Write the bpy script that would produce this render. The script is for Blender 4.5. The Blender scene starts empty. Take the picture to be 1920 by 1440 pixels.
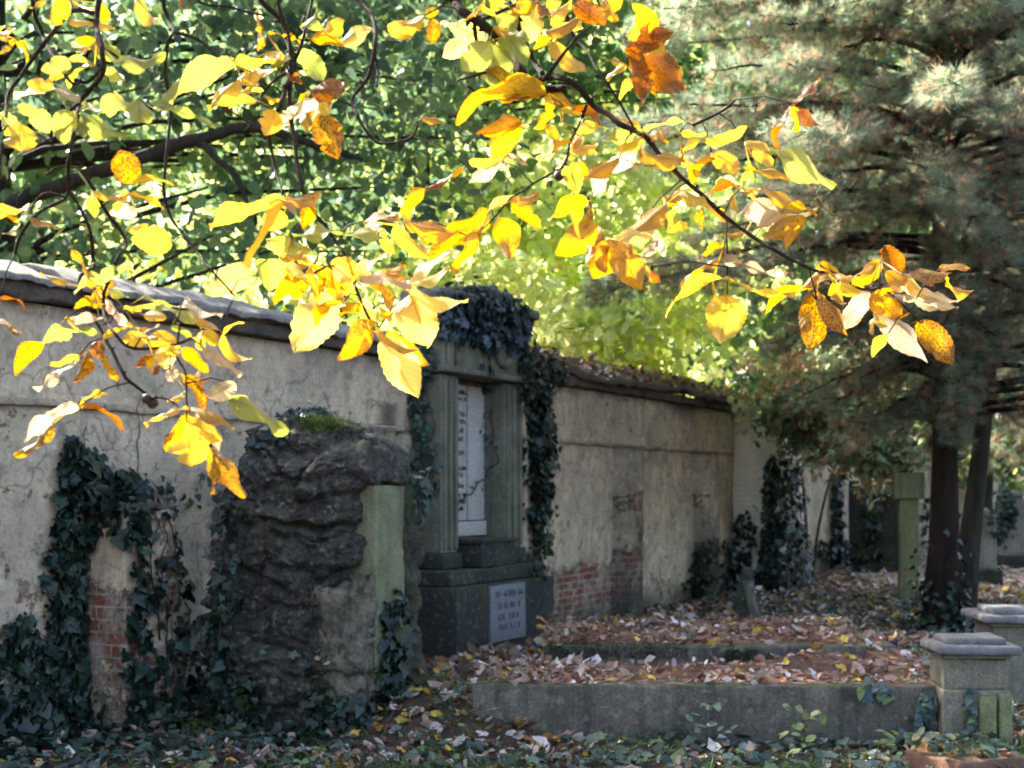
import bpy, math, random
import numpy as np
from mathutils import Vector, Matrix, noise
from mathutils.bvhtree import BVHTree
R = math.radians
rng = np.random.default_rng(11)
random.seed(5)
scene = bpy.context.scene
col = scene.collection
F, U0, V0, H = 2400.0, 960.0, 915.0, 1.5      # lens in photo pixels, vanishing column, horizon row, eye height

def at(u, v, Y):
    return Vector(((u - U0) / F * Y, Y, H + (V0 - v) / F * Y))

# ------------------------------------------------------------------ objects
SOLID = []            # world triangles/polys of solid things, for laying ivy on them
ROOT = {}

def tag(o, label=None, cat=None, group=None, kind=None):
    if label: o['label'] = label
    if cat: o['category'] = cat
    if group: o['group'] = group
    if kind: o['kind'] = kind
    return o

def thing(name, label, cat, loc, group=None):
    o = bpy.data.objects.new(name, None)
    o.empty_display_size = .2
    o.location = loc
    col.objects.link(o)
    ROOT[o] = Vector(loc)
    return tag(o, label, cat, group, 'thing')

def mesh_obj(name, verts, faces, mat, parent=None, loc=None, smooth=True, tint=None, uv=None, solid=False, base=None):
    """verts in world space; faces: list of index lists, or an (n,k) array"""
    V = np.asarray(verts, dtype=np.float64).reshape(-1, 3)
    if solid:
        SOLID.append((V.copy(), [tuple(int(i) for i in f) for f in faces]))
    if parent is not None:
        base = ROOT[parent]
    elif loc is not None:
        base = Vector(loc)
    else:
        base = Vector((0, 0, 0))
    Vl = V - np.array(base)
    me = bpy.data.meshes.new(name)
    if isinstance(faces, np.ndarray):
        nf, k = faces.shape
        me.vertices.add(len(Vl)); me.vertices.foreach_set('co', Vl.astype(np.float32).ravel())
        me.loops.add(nf * k); me.loops.foreach_set('vertex_index', faces.astype(np.int32).ravel())
        me.polygons.add(nf)
        me.polygons.foreach_set('loop_start', np.arange(0, nf * k, k, dtype=np.int32))
        me.polygons.foreach_set('loop_total', np.full(nf, k, dtype=np.int32))
        me.update(calc_edges=True)
    else:
        me.from_pydata(Vl.tolist(), [], [list(f) for f in faces])
        me.update()
    if smooth:
        me.polygons.foreach_set('use_smooth', np.ones(len(me.polygons), dtype=bool))
    if tint is not None:
        a = me.color_attributes.new('tint', 'FLOAT_COLOR', 'POINT')
        a.data.foreach_set('color', np.asarray(tint, dtype=np.float32).ravel())
    if uv is not None:
        l = me.uv_layers.new(name='UVMap')
        vi = np.empty(len(me.loops), dtype=np.int32); me.loops.foreach_get('vertex_index', vi)
        l.data.foreach_set('uv', np.asarray(uv, dtype=np.float32)[vi].ravel())
    me.materials.append(mat)
    o = bpy.data.objects.new(name, me)
    col.objects.link(o)
    if parent is not None:
        o.parent = parent
        ROOT[o] = base
        # a sub-part's parent is itself a part: all parts sit at their thing's origin
    else:
        o.location = base
        ROOT[o] = base
    return o

def crag(q):
    """weathered rock relief: rounded lumps split by crevices, bedding lines, pits"""
    w = noise.noise_vector(q * 1.5) * .30
    p = q + w
    c1, c1_p = noise.voronoi(Vector((p.x * 2.6, p.y * 2.6, p.z * 3.4)))
    c2 = noise.voronoi(Vector((p.x * 6 + 3, p.y * 6, p.z * 7.5)))[0]
    e1 = min(1., (c1[1] - c1[0]) * 3.6); e2 = min(1., (c2[1] - c2[0]) * 2.6)
    d = -.055 * (1 - e1) ** 2 - .014 * (1 - e2) ** 1.5 + .07 * noise.noise(p * 2.0)
    hs = math.sin(c1_p[0][0] * 91.7 + c1_p[0][1] * 37.3 + c1_p[0][2] * 57.1)
    d += .018 * hs * min(1., (c1[1] - c1[0]) * 9)
    part = .35 + .65 * max(0., min(1., .5 + 1.6 * noise.noise(Vector((q.x * 1.6, q.y * 1.6, q.z * 1.1 + 11)))))
    zz = q.z + .16 * noise.noise(Vector((q.x * 1.3, q.y * 1.3, 8.))) + .09 * noise.noise(Vector((q.x * 2.2, q.y * 2.2, 3.))) + .03 * noise.noise(Vector((q.x * 7, q.y * 7, 5.)))
    for e, dep in ((.40, .06), (.78, .05), (1.02, .03), (1.30, .07), (1.58, .03)):
        d -= dep * part * math.exp(-((zz - e) / .020) ** 2)
        if zz > e: d += dep * .55 * part * math.exp(-((zz - e) / .12))
    d += .028 * noise.noise(q * 5.5) + .022 * noise.noise(q * 13) + .018 * noise.noise(q * 27) + .012 * noise.noise(q * 58)
    return d

class MB:
    def __init__(s): s.v = []; s.f = []
    def add(s, v, f):
        n = len(s.v); s.v += [tuple(p) for p in v]; s.f += [tuple(i + n for i in q) for q in f]
    def tube(s, pts, rad, seg=8, cap=True):
        pts = [Vector(p) for p in pts]
        n0 = len(s.v); up = Vector((.31, .17, .93))
        for i, p in enumerate(pts):
            d = (pts[min(i + 1, len(pts) - 1)] - pts[max(i - 1, 0)])
            d = d.normalized() if d.length > 1e-9 else Vector((0, 0, 1))
            a = d.cross(up)
            a = a.normalized() if a.length > 1e-3 else d.cross(Vector((1, 0, 0))).normalized()
            b = d.cross(a)
            r = rad[i] if hasattr(rad, '__len__') else rad
            for k in range(seg):
                t = 2 * math.pi * k / seg
                s.v.append(tuple(p + a * (r * math.cos(t)) + b * (r * math.sin(t))))
        for i in range(len(pts) - 1):
            for k in range(seg):
                k2 = (k + 1) % seg
                s.f.append((n0 + i * seg + k, n0 + i * seg + k2, n0 + (i + 1) * seg + k2, n0 + (i + 1) * seg + k))
        if cap:
            s.f.append(tuple(n0 + k for k in range(seg))[::-1])
            s.f.append(tuple(n0 + (len(pts) - 1) * seg + k for k in range(seg)))
    def rbox(s, fn, a, b, c, r=.015, step=.08, amp=0., freq=3., taper=0., seed=0., craggy=0.):
        """rounded, slightly worn block: ranges a,b,c in a local frame, fn maps (a,b,c) to world"""
        lo = np.array([a[0], b[0], c[0]], float); hi = np.array([a[1], b[1], c[1]], float)
        ctr = (lo + hi) / 2; h = (hi - lo) / 2; r = min(r, h.min() * .9)
        axes = []
        for i in range(3):
            inner = h[i] - r
            n = max(1, int(round(2 * inner / step)))
            axes.append([-h[i], -h[i] + r * .45] + list(np.linspace(-inner, inner, n + 1)) + [h[i] - r * .45, h[i]])
        idx = {}; n0 = len(s.v)
        def vert(i, j, k):
            if (i, j, k) in idx: return idx[(i, j, k)]
            p = np.array([axes[0][i], axes[1][j], axes[2][k]])
            q = np.clip(p, -(h - r), h - r); d = p - q; L = np.linalg.norm(d)
            if L > 1e-9: p = q + d / L * r
            if taper: 
                t = 1 - taper * (p[2] + h[2]) / (2 * h[2]); p[0] *= t; p[1] *= t
            P = fn(*(p + ctr))
            if craggy:
                nn = (fn(*(p * 1.02 + ctr)) - P); nn = nn.normalized() if nn.length else nn
                P = P + nn * crag(P) * craggy
            if amp:
                P = P + noise.noise_vector(P * freq + Vector((seed, 0, 0))) * amp + noise.noise_vector(P * freq * 3.7 + Vector((0, seed, 0))) * (amp * .4)
            idx[(i, j, k)] = len(s.v); s.v.append(tuple(P)); return idx[(i, j, k)]
        N = [len(x) for x in axes]
        for ax in range(3):
            o1, o2 = [(1, 2), (2, 0), (0, 1)][ax]
            for side in (0, N[ax] - 1):
                for i in range(N[o1] - 1):
                    for j in range(N[o2] - 1):
                        q = []
                        for (x, y) in ((i, j), (i + 1, j), (i + 1, j + 1), (i, j + 1)):
                            t = [0, 0, 0]; t[ax] = side; t[o1] = x; t[o2] = y; q.append(vert(*t))
                        s.f.append(tuple(q if side else q[::-1]))
    def build(s, name, mat, parent=None, **k):
        return mesh_obj(name, s.v, s.f, mat, parent, **k)

XYZ = lambda a, b, c: Vector((a, b, c))
W0 = Vector((-2.97, 7.40, 0)); WT = Vector((.479, .878, 0)).normalized(); WN = Vector((WT.y, -WT.x, 0))
def WF(s, d, z): return W0 + WT * s + WN * d + Vector((0, 0, z))
def frame(origin, yaw):
    c, s_ = math.cos(yaw), math.sin(yaw); o = Vector(origin)
    return lambda a, b, z: o + Vector((a * c - b * s_, a * s_ + b * c, z))

# ------------------------------------------------------------------ materials
class NT:
    def __init__(s, name):
        s.m = bpy.data.materials.new(name); s.m.use_nodes = True; s.t = s.m.node_tree
        s.t.nodes.clear(); s.out = s.t.nodes.new('ShaderNodeOutputMaterial')
    def n(s, typ, ins=None, **props):
        k = s.t.nodes.new('ShaderNode' + typ)
        for a, b in props.items(): setattr(k, a, b)
        for a, b in (ins or {}).items():
            sock = k.inputs[a]
            if isinstance(b, bpy.types.NodeSocket): s.t.links.new(b, sock)
            elif isinstance(b, bpy.types.Node): s.t.links.new(b.outputs[0], sock)
            else: sock.default_value = b
        return k
    def math(s, op, a, b=0.0, c=0.0, clamp=False):
        return s.n('Math', {0: a, 1: b, 2: c}, operation=op, use_clamp=clamp).outputs[0]
    def noise(s, vec, scale, detail=4, rough=.6, dist=0.):
        return s.n('TexNoise', {'Vector': vec, 'Scale': scale, 'Detail': detail, 'Roughness': rough, 'Distortion': dist}).outputs[0]
    def ramp(s, x, lo, hi):
        return s.n('MapRange', {'Value': x, 'From Min': lo, 'From Max': hi}, clamp=True).outputs[0]
    def mix(s, f, a, b, mode='MIX'):
        k = s.n('Mix', data_type='RGBA', blend_type=mode)
        for sock, v in ((k.inputs[0], f), (k.inputs[6], a), (k.inputs[7], b)):
            if isinstance(v, bpy.types.NodeSocket): s.t.links.new(v, sock)
            else: sock.default_value = v
        return k.outputs[2]
    def scale(s, vec, xyz):
        return s.n('Mapping', {'Vector': vec, 'Scale': xyz}).outputs[0]
    def done(s, bsdf):
        s.t.links.new(bsdf.outputs[0], s.out.inputs[0]); return s.m
def C(r, g, b): return (r, g, b, 1)

def stone(name, base, alt, dark=(.03, .03, .028), moss=(.06, .08, .02), moss_amt=.4, grime=.5, scale=1., rough=.9, bump=.5, lichen=0., relief=.03):
    t = NT(name)
    pos = t.n('NewGeometry').outputs['Position']; nor = t.n('NewGeometry').outputs['Normal']
    c = t.mix(t.ramp(t.noise(pos, 2.2 * scale, 5), .35, .65), C(*base), C(*alt))
    st = t.noise(t.scale(pos, (9 * scale, 9 * scale, .9 * scale)), 1., 5, .65)        # rain streaks
    c = t.mix(t.math('MULTIPLY', t.ramp(st, .45, .72), grime), c, C(*dark))
    bl = t.noise(pos, 5 * scale, 6, .7)
    c = t.mix(t.math('MULTIPLY', t.ramp(bl, .5, .7), grime * .8), c, C(*dark))
    if lichen:
        c = t.mix(t.math('MULTIPLY', t.ramp(t.noise(pos, 14 * scale, 3, .5), .58, .66), lichen), c, C(.42, .40, .30))
    fine = t.noise(pos, 60 * scale, 3, .6)
    c = t.mix(.35, c, t.mix(t.ramp(fine, .3, .7), C(.0, .0, .0), C(1, 1, 1)), 'OVERLAY')
    nz = t.n('SeparateXYZ', {0: nor}).outputs[2]
    mm = t.math('ADD', t.math('MULTIPLY', nz, .22), t.noise(pos, 3.1 * scale, 5, .65))
    c = t.mix(t.math('MULTIPLY', t.ramp(mm, .56, .74), moss_amt), c, C(*moss))
    hgt = t.math('ADD', t.math('MULTIPLY', t.noise(pos, 9 * scale, 6, .7), .7), t.math('MULTIPLY', fine, .12))
    if relief > .03: hgt = t.math('ADD', hgt, t.math('MULTIPLY', t.n('TexVoronoi', {'Vector': pos, 'Scale': 26.}).outputs[0], .35))
    bp = t.n('Bump', {'Strength': bump, 'Distance': relief, 'Height': hgt})
    return t.done(t.n('BsdfPrincipled', {'Base Color': c, 'Roughness': rough, 'Normal': bp, 'Specular IOR Level': .25}))

def leafy(name, trans=.45, gain=1.3, rough=.45, spec=.4, sat=1.1, var=.35):
    """small leaves: colour from each leaf's own tint"""
    t = NT(name)
    a = t.n('Attribute', attribute_name='tint')
    pos = t.n('NewGeometry').outputs['Position']
    c = t.mix(var, a.outputs['Color'], t.mix(t.ramp(t.noise(pos, 30., 3), .3, .7), C(.15, .15, .15), C(.9, .9, .9)), 'OVERLAY')
    tc = t.n('HueSaturation', {'Color': c, 'Saturation': sat, 'Value': gain}).outputs[0]
    p = t.n('BsdfPrincipled', {'Base Color': c, 'Roughness': rough, 'Specular IOR Level': spec})
    tr = t.n('BsdfTranslucent', {'Color': tc})
    return t.done(t.n('MixShader', {0: trans, 1: p, 2: tr}))

def bark(name, a, b, scale=1.):
    t = NT(name)
    pos = t.n('NewGeometry').outputs['Position']
    n1 = t.noise(t.scale(pos, (14 * scale, 14 * scale, 2.5 * scale)), 1., 6, .7, .4)
    c = t.mix(t.ramp(n1, .35, .68), C(*a), C(*b))
    bp = t.n('Bump', {'Strength': .9, 'Distance': .02, 'Height': n1})
    return t.done(t.n('BsdfPrincipled', {'Base Color': c, 'Roughness': .9, 'Normal': bp, 'Specular IOR Level': .2}))

def plain(name, c, rough=.6, var=.2):
    t = NT(name)
    pos = t.n('NewGeometry').outputs['Position']
    cc = t.mix(var, C(*c), t.mix(t.ramp(t.noise(pos, 40., 4), .3, .7), C(0, 0, 0), C(1, 1, 1)), 'OVERLAY')
    return t.done(t.n('BsdfPrincipled', {'Base Color': cc, 'Roughness': rough}))

def plaster_mat(name='old lime plaster over brick', pale=0.):
    t = NT(name)
    uv = t.n('UVMap').outputs[0]                       # metres along the wall, metres up
    pos = t.n('NewGeometry').outputs['Position']
    a = t.n('Attribute', attribute_name='tint'); sep = t.n('SeparateColor', {0: a.outputs['Color']})
    bare, dark_val = sep.outputs[0], sep.outputs[1]
    # plaster
    c = t.mix(t.ramp(t.noise(pos, 1.3, 5, .6), .35, .65), C(.72, .565, .39), C(.50, .405, .31))
    c = t.mix(t.math('MULTIPLY', t.ramp(t.noise(pos, 3.4, 5, .7), .50, .64), .7), c, C(.80, .67, .48))
    st = t.noise(t.scale(pos, (5, 5, 1.3)), 1., 7, .75, .6)
    c = t.mix(t.math('MULTIPLY', t.ramp(st, .5, .74), .5), c, C(.17, .15, .12))
    c = t.mix(t.math('MULTIPLY', t.ramp(t.noise(pos, 8., 7, .78), .5, .64), .75), c, C(.24, .20, .155))
    c = t.mix(t.math('MULTIPLY', t.ramp(t.noise(pos, 1.9, 6, .7), .48, .66), .55), c, C(.27, .265, .20))
    crk = t.n('TexVoronoi', {'Vector': t.n('Mix', {4: pos, 5: t.n('TexNoise', {'Vector': pos, 'Scale': 4., 'Detail': 4.}).outputs['Color'], 0: .25}, data_type='VECTOR').outputs[1], 'Scale': 1.7}, feature='DISTANCE_TO_EDGE').outputs[0]
    c = t.mix(t.math('MULTIPLY', t.ramp(crk, .012, .0), .55), c, C(.08, .07, .06))
    if pale: c = t.mix(pale, c, C(.86, .80, .70))  # sunlit tone mixed into the plaster colour
    # brick
    br = t.n('TexBrick', {'Vector': uv, 'Color1': C(.29, .085, .055), 'Color2': C(.17, .065, .048), 'Mortar': C(.36, .32, .27), 'Scale': 1.0, 'Mortar Size': .009, 'Mortar Smooth': .3, 'Bias': 0., 'Brick Width': .25, 'Row Height': .077})
    bc = t.mix(.5, br.outputs[0], t.mix(t.ramp(t.noise(pos, 25., 5, .7), .3, .7), C(.1, .1, .1), C(.8, .8, .8)), 'OVERLAY')
    bc = t.mix(t.math('MULTIPLY', t.ramp(t.noise(pos, 6., 4, .7), .46, .6), .75), bc, C(.45, .40, .33))   # whitewash left on it
    nz = t.math('ADD', t.math('MULTIPLY', t.noise(pos, 5.5, 6, .75), .9), t.math('MULTIPLY', t.noise(pos, 22., 4, .7), .35))
    thru = t.math('MULTIPLY', br.outputs[1], t.ramp(t.noise(pos, 1.6, 4, .6), .42, .62))
    c = t.mix(t.math('MULTIPLY', thru, .2), c, C(.22, .18, .14))
    m = t.ramp(t.math('ADD', bare, t.math('SUBTRACT', nz, .62)), .42, .52)
    fl = t.ramp(t.noise(pos, 8.5, 5, .7), .625, .655)                       # small flakes lost anywhere
    m = t.math('MAXIMUM', m, t.math('MULTIPLY', fl, .85))
    c = t.mix(m, c, bc)
    dm = t.ramp(t.math('ADD', dark_val, t.math('SUBTRACT', t.noise(pos, 3.5, 6, .7), .5)), .25, .8)
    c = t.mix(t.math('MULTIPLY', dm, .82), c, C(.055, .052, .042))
    h = t.math('ADD', t.math('MULTIPLY', t.noise(pos, 12., 6, .7), .5), t.math('MULTIPLY', m, -.55))
    h = t.math('ADD', h, t.math('MULTIPLY', t.math('MULTIPLY', br.outputs[1], m), -.35))
    gr = t.noise(pos, 38., 5, .75)
    c = t.mix(t.math('MULTIPLY', t.ramp(gr, .52, .66), .4), c, C(.16, .135, .11))
    h = t.math('ADD', h, t.math('MULTIPLY', gr, .25))
    bp = t.n('Bump', {'Strength': .9, 'Distance': .025, 'Height': h})
    return t.done(t.n('BsdfPrincipled', {'Base Color': c, 'Roughness': .92, 'Normal': bp, 'Specular IOR Level': .15}))

def hickory_leaf_mat():
    t = NT('autumn hickory leaflet')
    a = t.n('Attribute', attribute_name='tint'); uv = t.n('UVMap').outputs[0]
    s = t.n('SeparateXYZ', {0: uv}); x, y = s.outputs[0], s.outputs[1]
    pos = t.n('NewGeometry').outputs['Position']
    ax = t.math('ABSOLUTE', t.math('SUBTRACT', x, .5))
    mid = t.ramp(ax, .022, .008)
    lat = t.math('PINGPONG', t.math('SUBTRACT', t.math('MULTIPLY', y, 10.), t.math('MULTIPLY', ax, 6.5)), .5)
    lat = t.math('MULTIPLY', t.ramp(lat, .08, .02), .62)
    vein = t.math('MAXIMUM', mid, lat)
    sp = a.outputs['Alpha']
    edge = t.math('ADD', t.math('MULTIPLY', ax, 1.1), t.math('MULTIPLY', y, .25))
    blotch = t.noise(pos, 42., 5, .7)
    em = t.ramp(t.math('ADD', t.math('ADD', t.math('MULTIPLY', edge, .5), t.math('MULTIPLY', blotch, .9)), t.math('MULTIPLY', sp, .28)), .82, 1.02)
    c = t.mix(t.math('MULTIPLY', em, t.math('ADD', .35, t.math('MULTIPLY', sp, .5))), a.outputs['Color'], C(.36, .13, .018))
    spots = t.n('TexVoronoi', {'Vector': pos, 'Scale': 190.}).outputs[0]
    sm = t.math('MULTIPLY', t.ramp(t.math('ADD', spots, t.math('MULTIPLY', t.noise(pos, 160., 3), .5)), .80, .58), t.ramp(t.math('ADD', t.noise(pos, 22., 4, .7), t.math('MULTIPLY', sp, .4)), .74, .9))
    c = t.mix(t.math('MULTIPLY', sm, .85), c, C(.07, .025, .008))
    c = t.mix(t.math('MULTIPLY', vein, t.math('ADD', .42, t.math('MULTIPLY', sp, .4))), c, C(.20, .07, .012))
    tc = t.n('HueSaturation', {'Color': c, 'Saturation': 1.08, 'Value': 1.0}).outputs[0]
    bp = t.n('Bump', {'Strength': .4, 'Distance': .003, 'Height': vein})
    back = t.n('NewGeometry').outputs['Backfacing']
    cs = t.mix(t.math('MULTIPLY', back, .16), c, C(.55, .45, .28))       # paler underside
    p = t.n('BsdfPrincipled', {'Base Color': cs, 'Roughness': .40, 'Specular IOR Level': .6, 'Normal': bp})
    tr = t.n('BsdfTranslucent', {'Color': tc, 'Normal': bp})
    return t.done(t.n('MixShader', {0: .64, 1: p, 2: tr}))

def ground_mat(name, a, b, c2):
    t = NT(name)
    pos = t.n('NewGeometry').outputs['Position']
    c = t.mix(t.ramp(t.noise(pos, 2.5, 6, .7), .35, .65), C(*a), C(*b))
    c = t.mix(t.math('MULTIPLY', t.ramp(t.noise(pos, 26., 5, .75), .5, .62), .6), c, C(*c2))
    h = t.noise(pos, 22., 6, .75)
    bp = t.n('Bump', {'Strength': 1., 'Distance': .03, 'Height': h})
    return t.done(t.n('BsdfPrincipled', {'Base Color': c, 'Roughness': .95, 'Normal': bp, 'Specular IOR Level': .15}))

M = dict(
    plaster=plaster_mat(), sunlit_plaster=plaster_mat('plaster with sunlit pallor', .9), leaf=hickory_leaf_mat(),
    coping=stone('weathered coping stone', (.30, .28, .26), (.22, .205, .19), moss_amt=.25, grime=.5),
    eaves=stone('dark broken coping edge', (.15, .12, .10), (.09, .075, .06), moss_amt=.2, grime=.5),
    monument=stone('green stained sandstone', (.20, .195, .145), (.14, .142, .105), moss_amt=.25, grime=.55, scale=1.4),
    dark_base=stone('blackened plinth stone', (.05, .052, .045), (.03, .032, .029), moss_amt=.5, grime=.5, scale=1.5, lichen=.15),
    marble=stone('white marble tablet', (.50, .485, .46), (.40, .385, .365), dark=(.25, .24, .21), moss_amt=.0, grime=.3, bump=.1, rough=.5),
    plaque=stone('grey marble plaque', (.19, .195, .215), (.15, .155, .17), dark=(.16, .17, .16), moss_amt=.0, grime=.3, bump=.1, rough=.6),
    rock=stone('dark weathered grotto rock', (.105, .096, .086), (.066, .061, .056), dark=(.018, .017, .016), moss_amt=.25, grime=.85, scale=1.6, bump=1., lichen=.3, relief=.07),
    rock_green=stone('mossy green rock', (.12, .115, .085), (.07, .07, .05), dark=(.025, .025, .02), moss_amt=.6, grime=.75, scale=2., bump=1., relief=.06),
    rock_pale=stone('pale lime crust on rock', (.30, .265, .20), (.17, .155, .12), dark=(.035, .033, .028), moss_amt=.4, grime=.85, scale=2.4, bump=1., relief=.06),
    slab=stone('mossy smooth slab', (.23, .235, .145), (.17, .18, .10), moss_amt=.6, grime=.35, scale=1.8),
    concrete=stone('grey grave kerb concrete', (.175, .15, .12), (.115, .102, .086), moss_amt=.6, grime=.85, scale=1.1, lichen=.2),
    sandstone=stone('worn sandstone pedestal', (.26, .235, .18), (.20, .19, .14), moss=(.07, .085, .02), moss_amt=.7, grime=.45, scale=1.5),
    capstone=stone('grey speckled cap stone', (.27, .26, .27), (.17, .165, .17), moss_amt=.25, grime=.4, scale=2.5),
    greenstone=stone('green algae gravestone', (.26, .27, .13), (.20, .21, .11), moss_amt=.5, grime=.4, scale=1.5),
    clay=stone('red clay kerb', (.24, .12, .085), (.18, .10, .075), moss_amt=.3, grime=.4, scale=2.),
    ink=plain('faded black lettering', (.085, .09, .10), .8),
    bark=bark('dark hickory bark', (.022, .015, .012), (.055, .038, .03), 3.),
    redbark=bark('red brown conifer bark', (.012, .008, .006), (.036, .021, .015)),
    limebark=bark('dark lime bark', (.02, .017, .013), (.05, .045, .035)),
    greybark=bark('grey green bark', (.022, .02, .015), (.06, .054, .04)),
    stem=plain('ivy stem', (.05, .034, .022), .8),
    ivy=leafy('dark glossy ivy', .08, 1.1, .28, .34),
    crown=leafy('lime tree leaves', .58, 2.0, .5, .25, sat=.92),
    glow=leafy('thin yellowing leaves', .66, 2.1, .4, .5, sat=.88),
    needle=leafy('pine needles', .55, 2.4, .5, .4, sat=1.0),
    litter=leafy('fallen dry leaves', .1, 1., .55, .3),
    cover=leafy('ground ivy', .2, 1.2, .45, .4),
    moss=leafy('moss and grass', .3, 1.3, .7, .2),
    ground=ground_mat('leaf mould earth', (.05, .035, .026), (.09, .06, .048), (.14, .09, .07)),
    path=ground_mat('pale gravel path', (.26, .24, .21), (.36, .33, .30), (.16, .13, .11)),
    needles_ground=ground_mat('red needle litter', (.12, .07, .05), (.17, .10, .075), (.07, .042, .032)),
    blue=plain('blue glass', (.01, .014, .06), .15),
    nut=plain('dark hickory nut', (.03, .016, .012), .5),
)
# ------------------------------------------------------------------ many leaves at once
def template(kind):
    if kind == 'oval':
        v = [(0, 0, 0), (.27, .22, .05), (.34, .52, .06), (.20, .82, .03), (0, 1, -.06), (-.20, .82, .03), (-.34, .52, .06), (-.27, .22, .05)]
        f = [(0, 1, 2, 3), (0, 3, 4, 4), (0, 5, 6, 7)]
        f = [(0, 1, 2, 3), (0, 3, 4, 5), (0, 5, 6, 7)]
    elif kind == 'ivy':
        v = [(0, 0, 0), (.34, -.10, .02), (.30, .18, .05), (.50, .48, .0), (.22, .55, .06), (0, 1, -.08), (-.22, .55, .06), (-.50, .48, .0), (-.30, .18, .05), (-.34, -.10, .02)]
        f = [(0, 1, 2, 2), (0, 2, 3, 4), (0, 4, 5, 6), (0, 6, 7, 8), (0, 8, 9, 9)]
        v += [(0, .05, 0)]
        f = [(0, 1, 2, 10), (10, 2, 3, 4), (10, 4, 5, 6), (10, 6, 7, 8), (10, 8, 9, 0)]
    elif kind == 'ivyheart':
        v = [(0, 0, 0), (.30, -.12, .03), (.50, .12, .02), (.38, .42, .05), (.24, .66, .03), (0, 1, -.10), (-.24, .66, .03), (-.38, .42, .05), (-.50, .12, .02), (-.30, -.12, .03), (0, .4, -.02)]
        f = [(0, 1, 2, 10), (10, 2, 3, 4), (10, 4, 5, 6), (10, 6, 7, 8), (10, 8, 9, 0)]
    elif kind == 'curl':
        v = [(0, 0, .05), (.22, .22, .20), (.30, .52, .30), (.17, .84, .30), (0, 1, .38), (-.15, .85, .08), (-.31, .55, .16), (-.23, .25, .03), (0, .5, -.05)]
        f = [(0, 1, 2, 8), (8, 2, 3, 4), (8, 4, 5, 6), (0, 8, 6, 7)]
    elif kind == 'blade':
        v = [(-.05, 0, 0), (.05, 0, 0), (.035, .6, .05), (0, 1, .16)]
        f = [(0, 1, 2, 3)]
    elif kind == 'tuft':
        v, f = [], []
        r = random.Random(3)
        for k in range(20):
            th = r.uniform(0, 2 * math.pi); ph = r.uniform(.15, 1.25)
            d = Vector((math.sin(ph) * math.cos(th), math.cos(ph), math.sin(ph) * math.sin(th)))
            s_ = d.cross(Vector((r.uniform(-1, 1), r.uniform(-1, 1), r.uniform(-1, 1)))).normalized() * .016
            n = len(v); L = r.uniform(.7, 1.1)
            v += [tuple(-s_), tuple(s_), tuple(d * L * .6 + s_ * .8), tuple(d * L)]
            f.append((n, n + 1, n + 2, n + 3))
    return np.array(v, float), np.array(f, int)

def unit(a): return a / np.maximum(np.linalg.norm(a, axis=-1, keepdims=True), 1e-9)

def leaves(name, kind, P, axis, nrm, size, tint, mat, parent=None, loc=None, wscale=None):
    P = np.asarray(P, float); n = len(P)
    T, Fc = template(kind); k = len(T)
    ay = unit(np.asarray(axis, float)); ax = unit(np.cross(ay, np.asarray(nrm, float))); az = np.cross(ax, ay)
    S = np.asarray(size, float).reshape(n, 1, 1)
    wx = np.ones((n, 1, 1)) if wscale is None else np.asarray(wscale).reshape(n, 1, 1)
    if kind == 'ivy':                              # lobed and heart shaped leaves grow side by side
        T2, _ = template('ivyheart'); pick = (rng.random(n) < .5)[:, None, None]; T3 = np.where(pick, T2[None], T[None])
        T3 = T3 * np.array([1, 1, 1]) + rng.normal(size=(n, k, 3)) * np.array([.03, .03, .035])
        V = P[:, None, :] + S * (T3[:, :, 0:1] * ax[:, None, :] * rng.uniform(.8, 1.15, (n, 1, 1)) + T3[:, :, 1:2] * ay[:, None, :] + T3[:, :, 2:3] * az[:, None, :])
    else: V = P[:, None, :] + S * (T[None, :, 0:1] * wx * ax[:, None, :] + T[None, :, 1:2] * ay[:, None, :] + T[None, :, 2:3] * az[:, None, :])
    if kind == 'curl': V = V + S * rng.normal(size=(n, k, 3)) * .045
    faces = (Fc[None] + (np.arange(n) * k)[:, None, None]).reshape(-1, Fc.shape[1])
    tt = np.ones((n, 4)); tt[:, :3] = tint
    return mesh_obj(name, V.reshape(-1, 3), faces, mat, parent, loc, smooth=False, tint=np.repeat(tt, k, axis=0))

def tints(n, cols, weights=None, vary=.25):
    cols = np.asarray(cols, float); w = None if weights is None else np.asarray(weights, float) / np.sum(weights)
    c = cols[rng.choice(len(cols), n, p=w)]
    return np.clip(c * rng.uniform(1 - vary, 1 + vary, (n, 1)) * rng.uniform(.93, 1.07, (n, 3)), 0, .95)

def clump_points(center, radii, n_clumps, per, spread, shell=.55, keep=None):
    """clump centres through an ellipsoid, leaf points round each; keep(p) drops clumps"""
    cs = []
    while len(cs) < n_clumps:
        d = unit(rng.normal(size=3)); r = rng.uniform(shell ** 3, 1) ** (1 / 3)
        p = np.array(center) + d * r * np.array(radii)
        if keep is None or keep(p): cs.append(p)
    cs = np.array(cs)
    idx = np.repeat(np.arange(len(cs)), per)
    off = rng.normal(size=(len(idx), 3)) * np.array([1, 1, .55]) * spread * rng.uniform(.6, 1.3, (len(cs), 1))[idx]
    return cs, cs[idx] + off, idx

def crown_leaves(name, center, radii, n_clumps, per, spread, size, cols, weights, parent, mat=None, shell=.5, keep=None, kind='oval', flat=.9):
    cs, P, idx = clump_points(center, radii, n_clumps, per, spread, shell, keep)
    n = len(P)
    ax = rng.normal(size=(n, 3)) + np.array([0, 0, -.5])
    nr = rng.normal(size=(n, 3)) * .75 + np.array([0, 0, flat])
    ctint = tints(len(cs), cols, weights, .2)
    tint = np.clip(.6 * ctint[idx] + .4 * tints(n, cols, weights, .3), 0, .95)
    leaves(name, kind, P, ax, nr, rng.uniform(.7, 1.25, n) * size, tint, mat or M['crown'], parent)
    return cs

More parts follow.
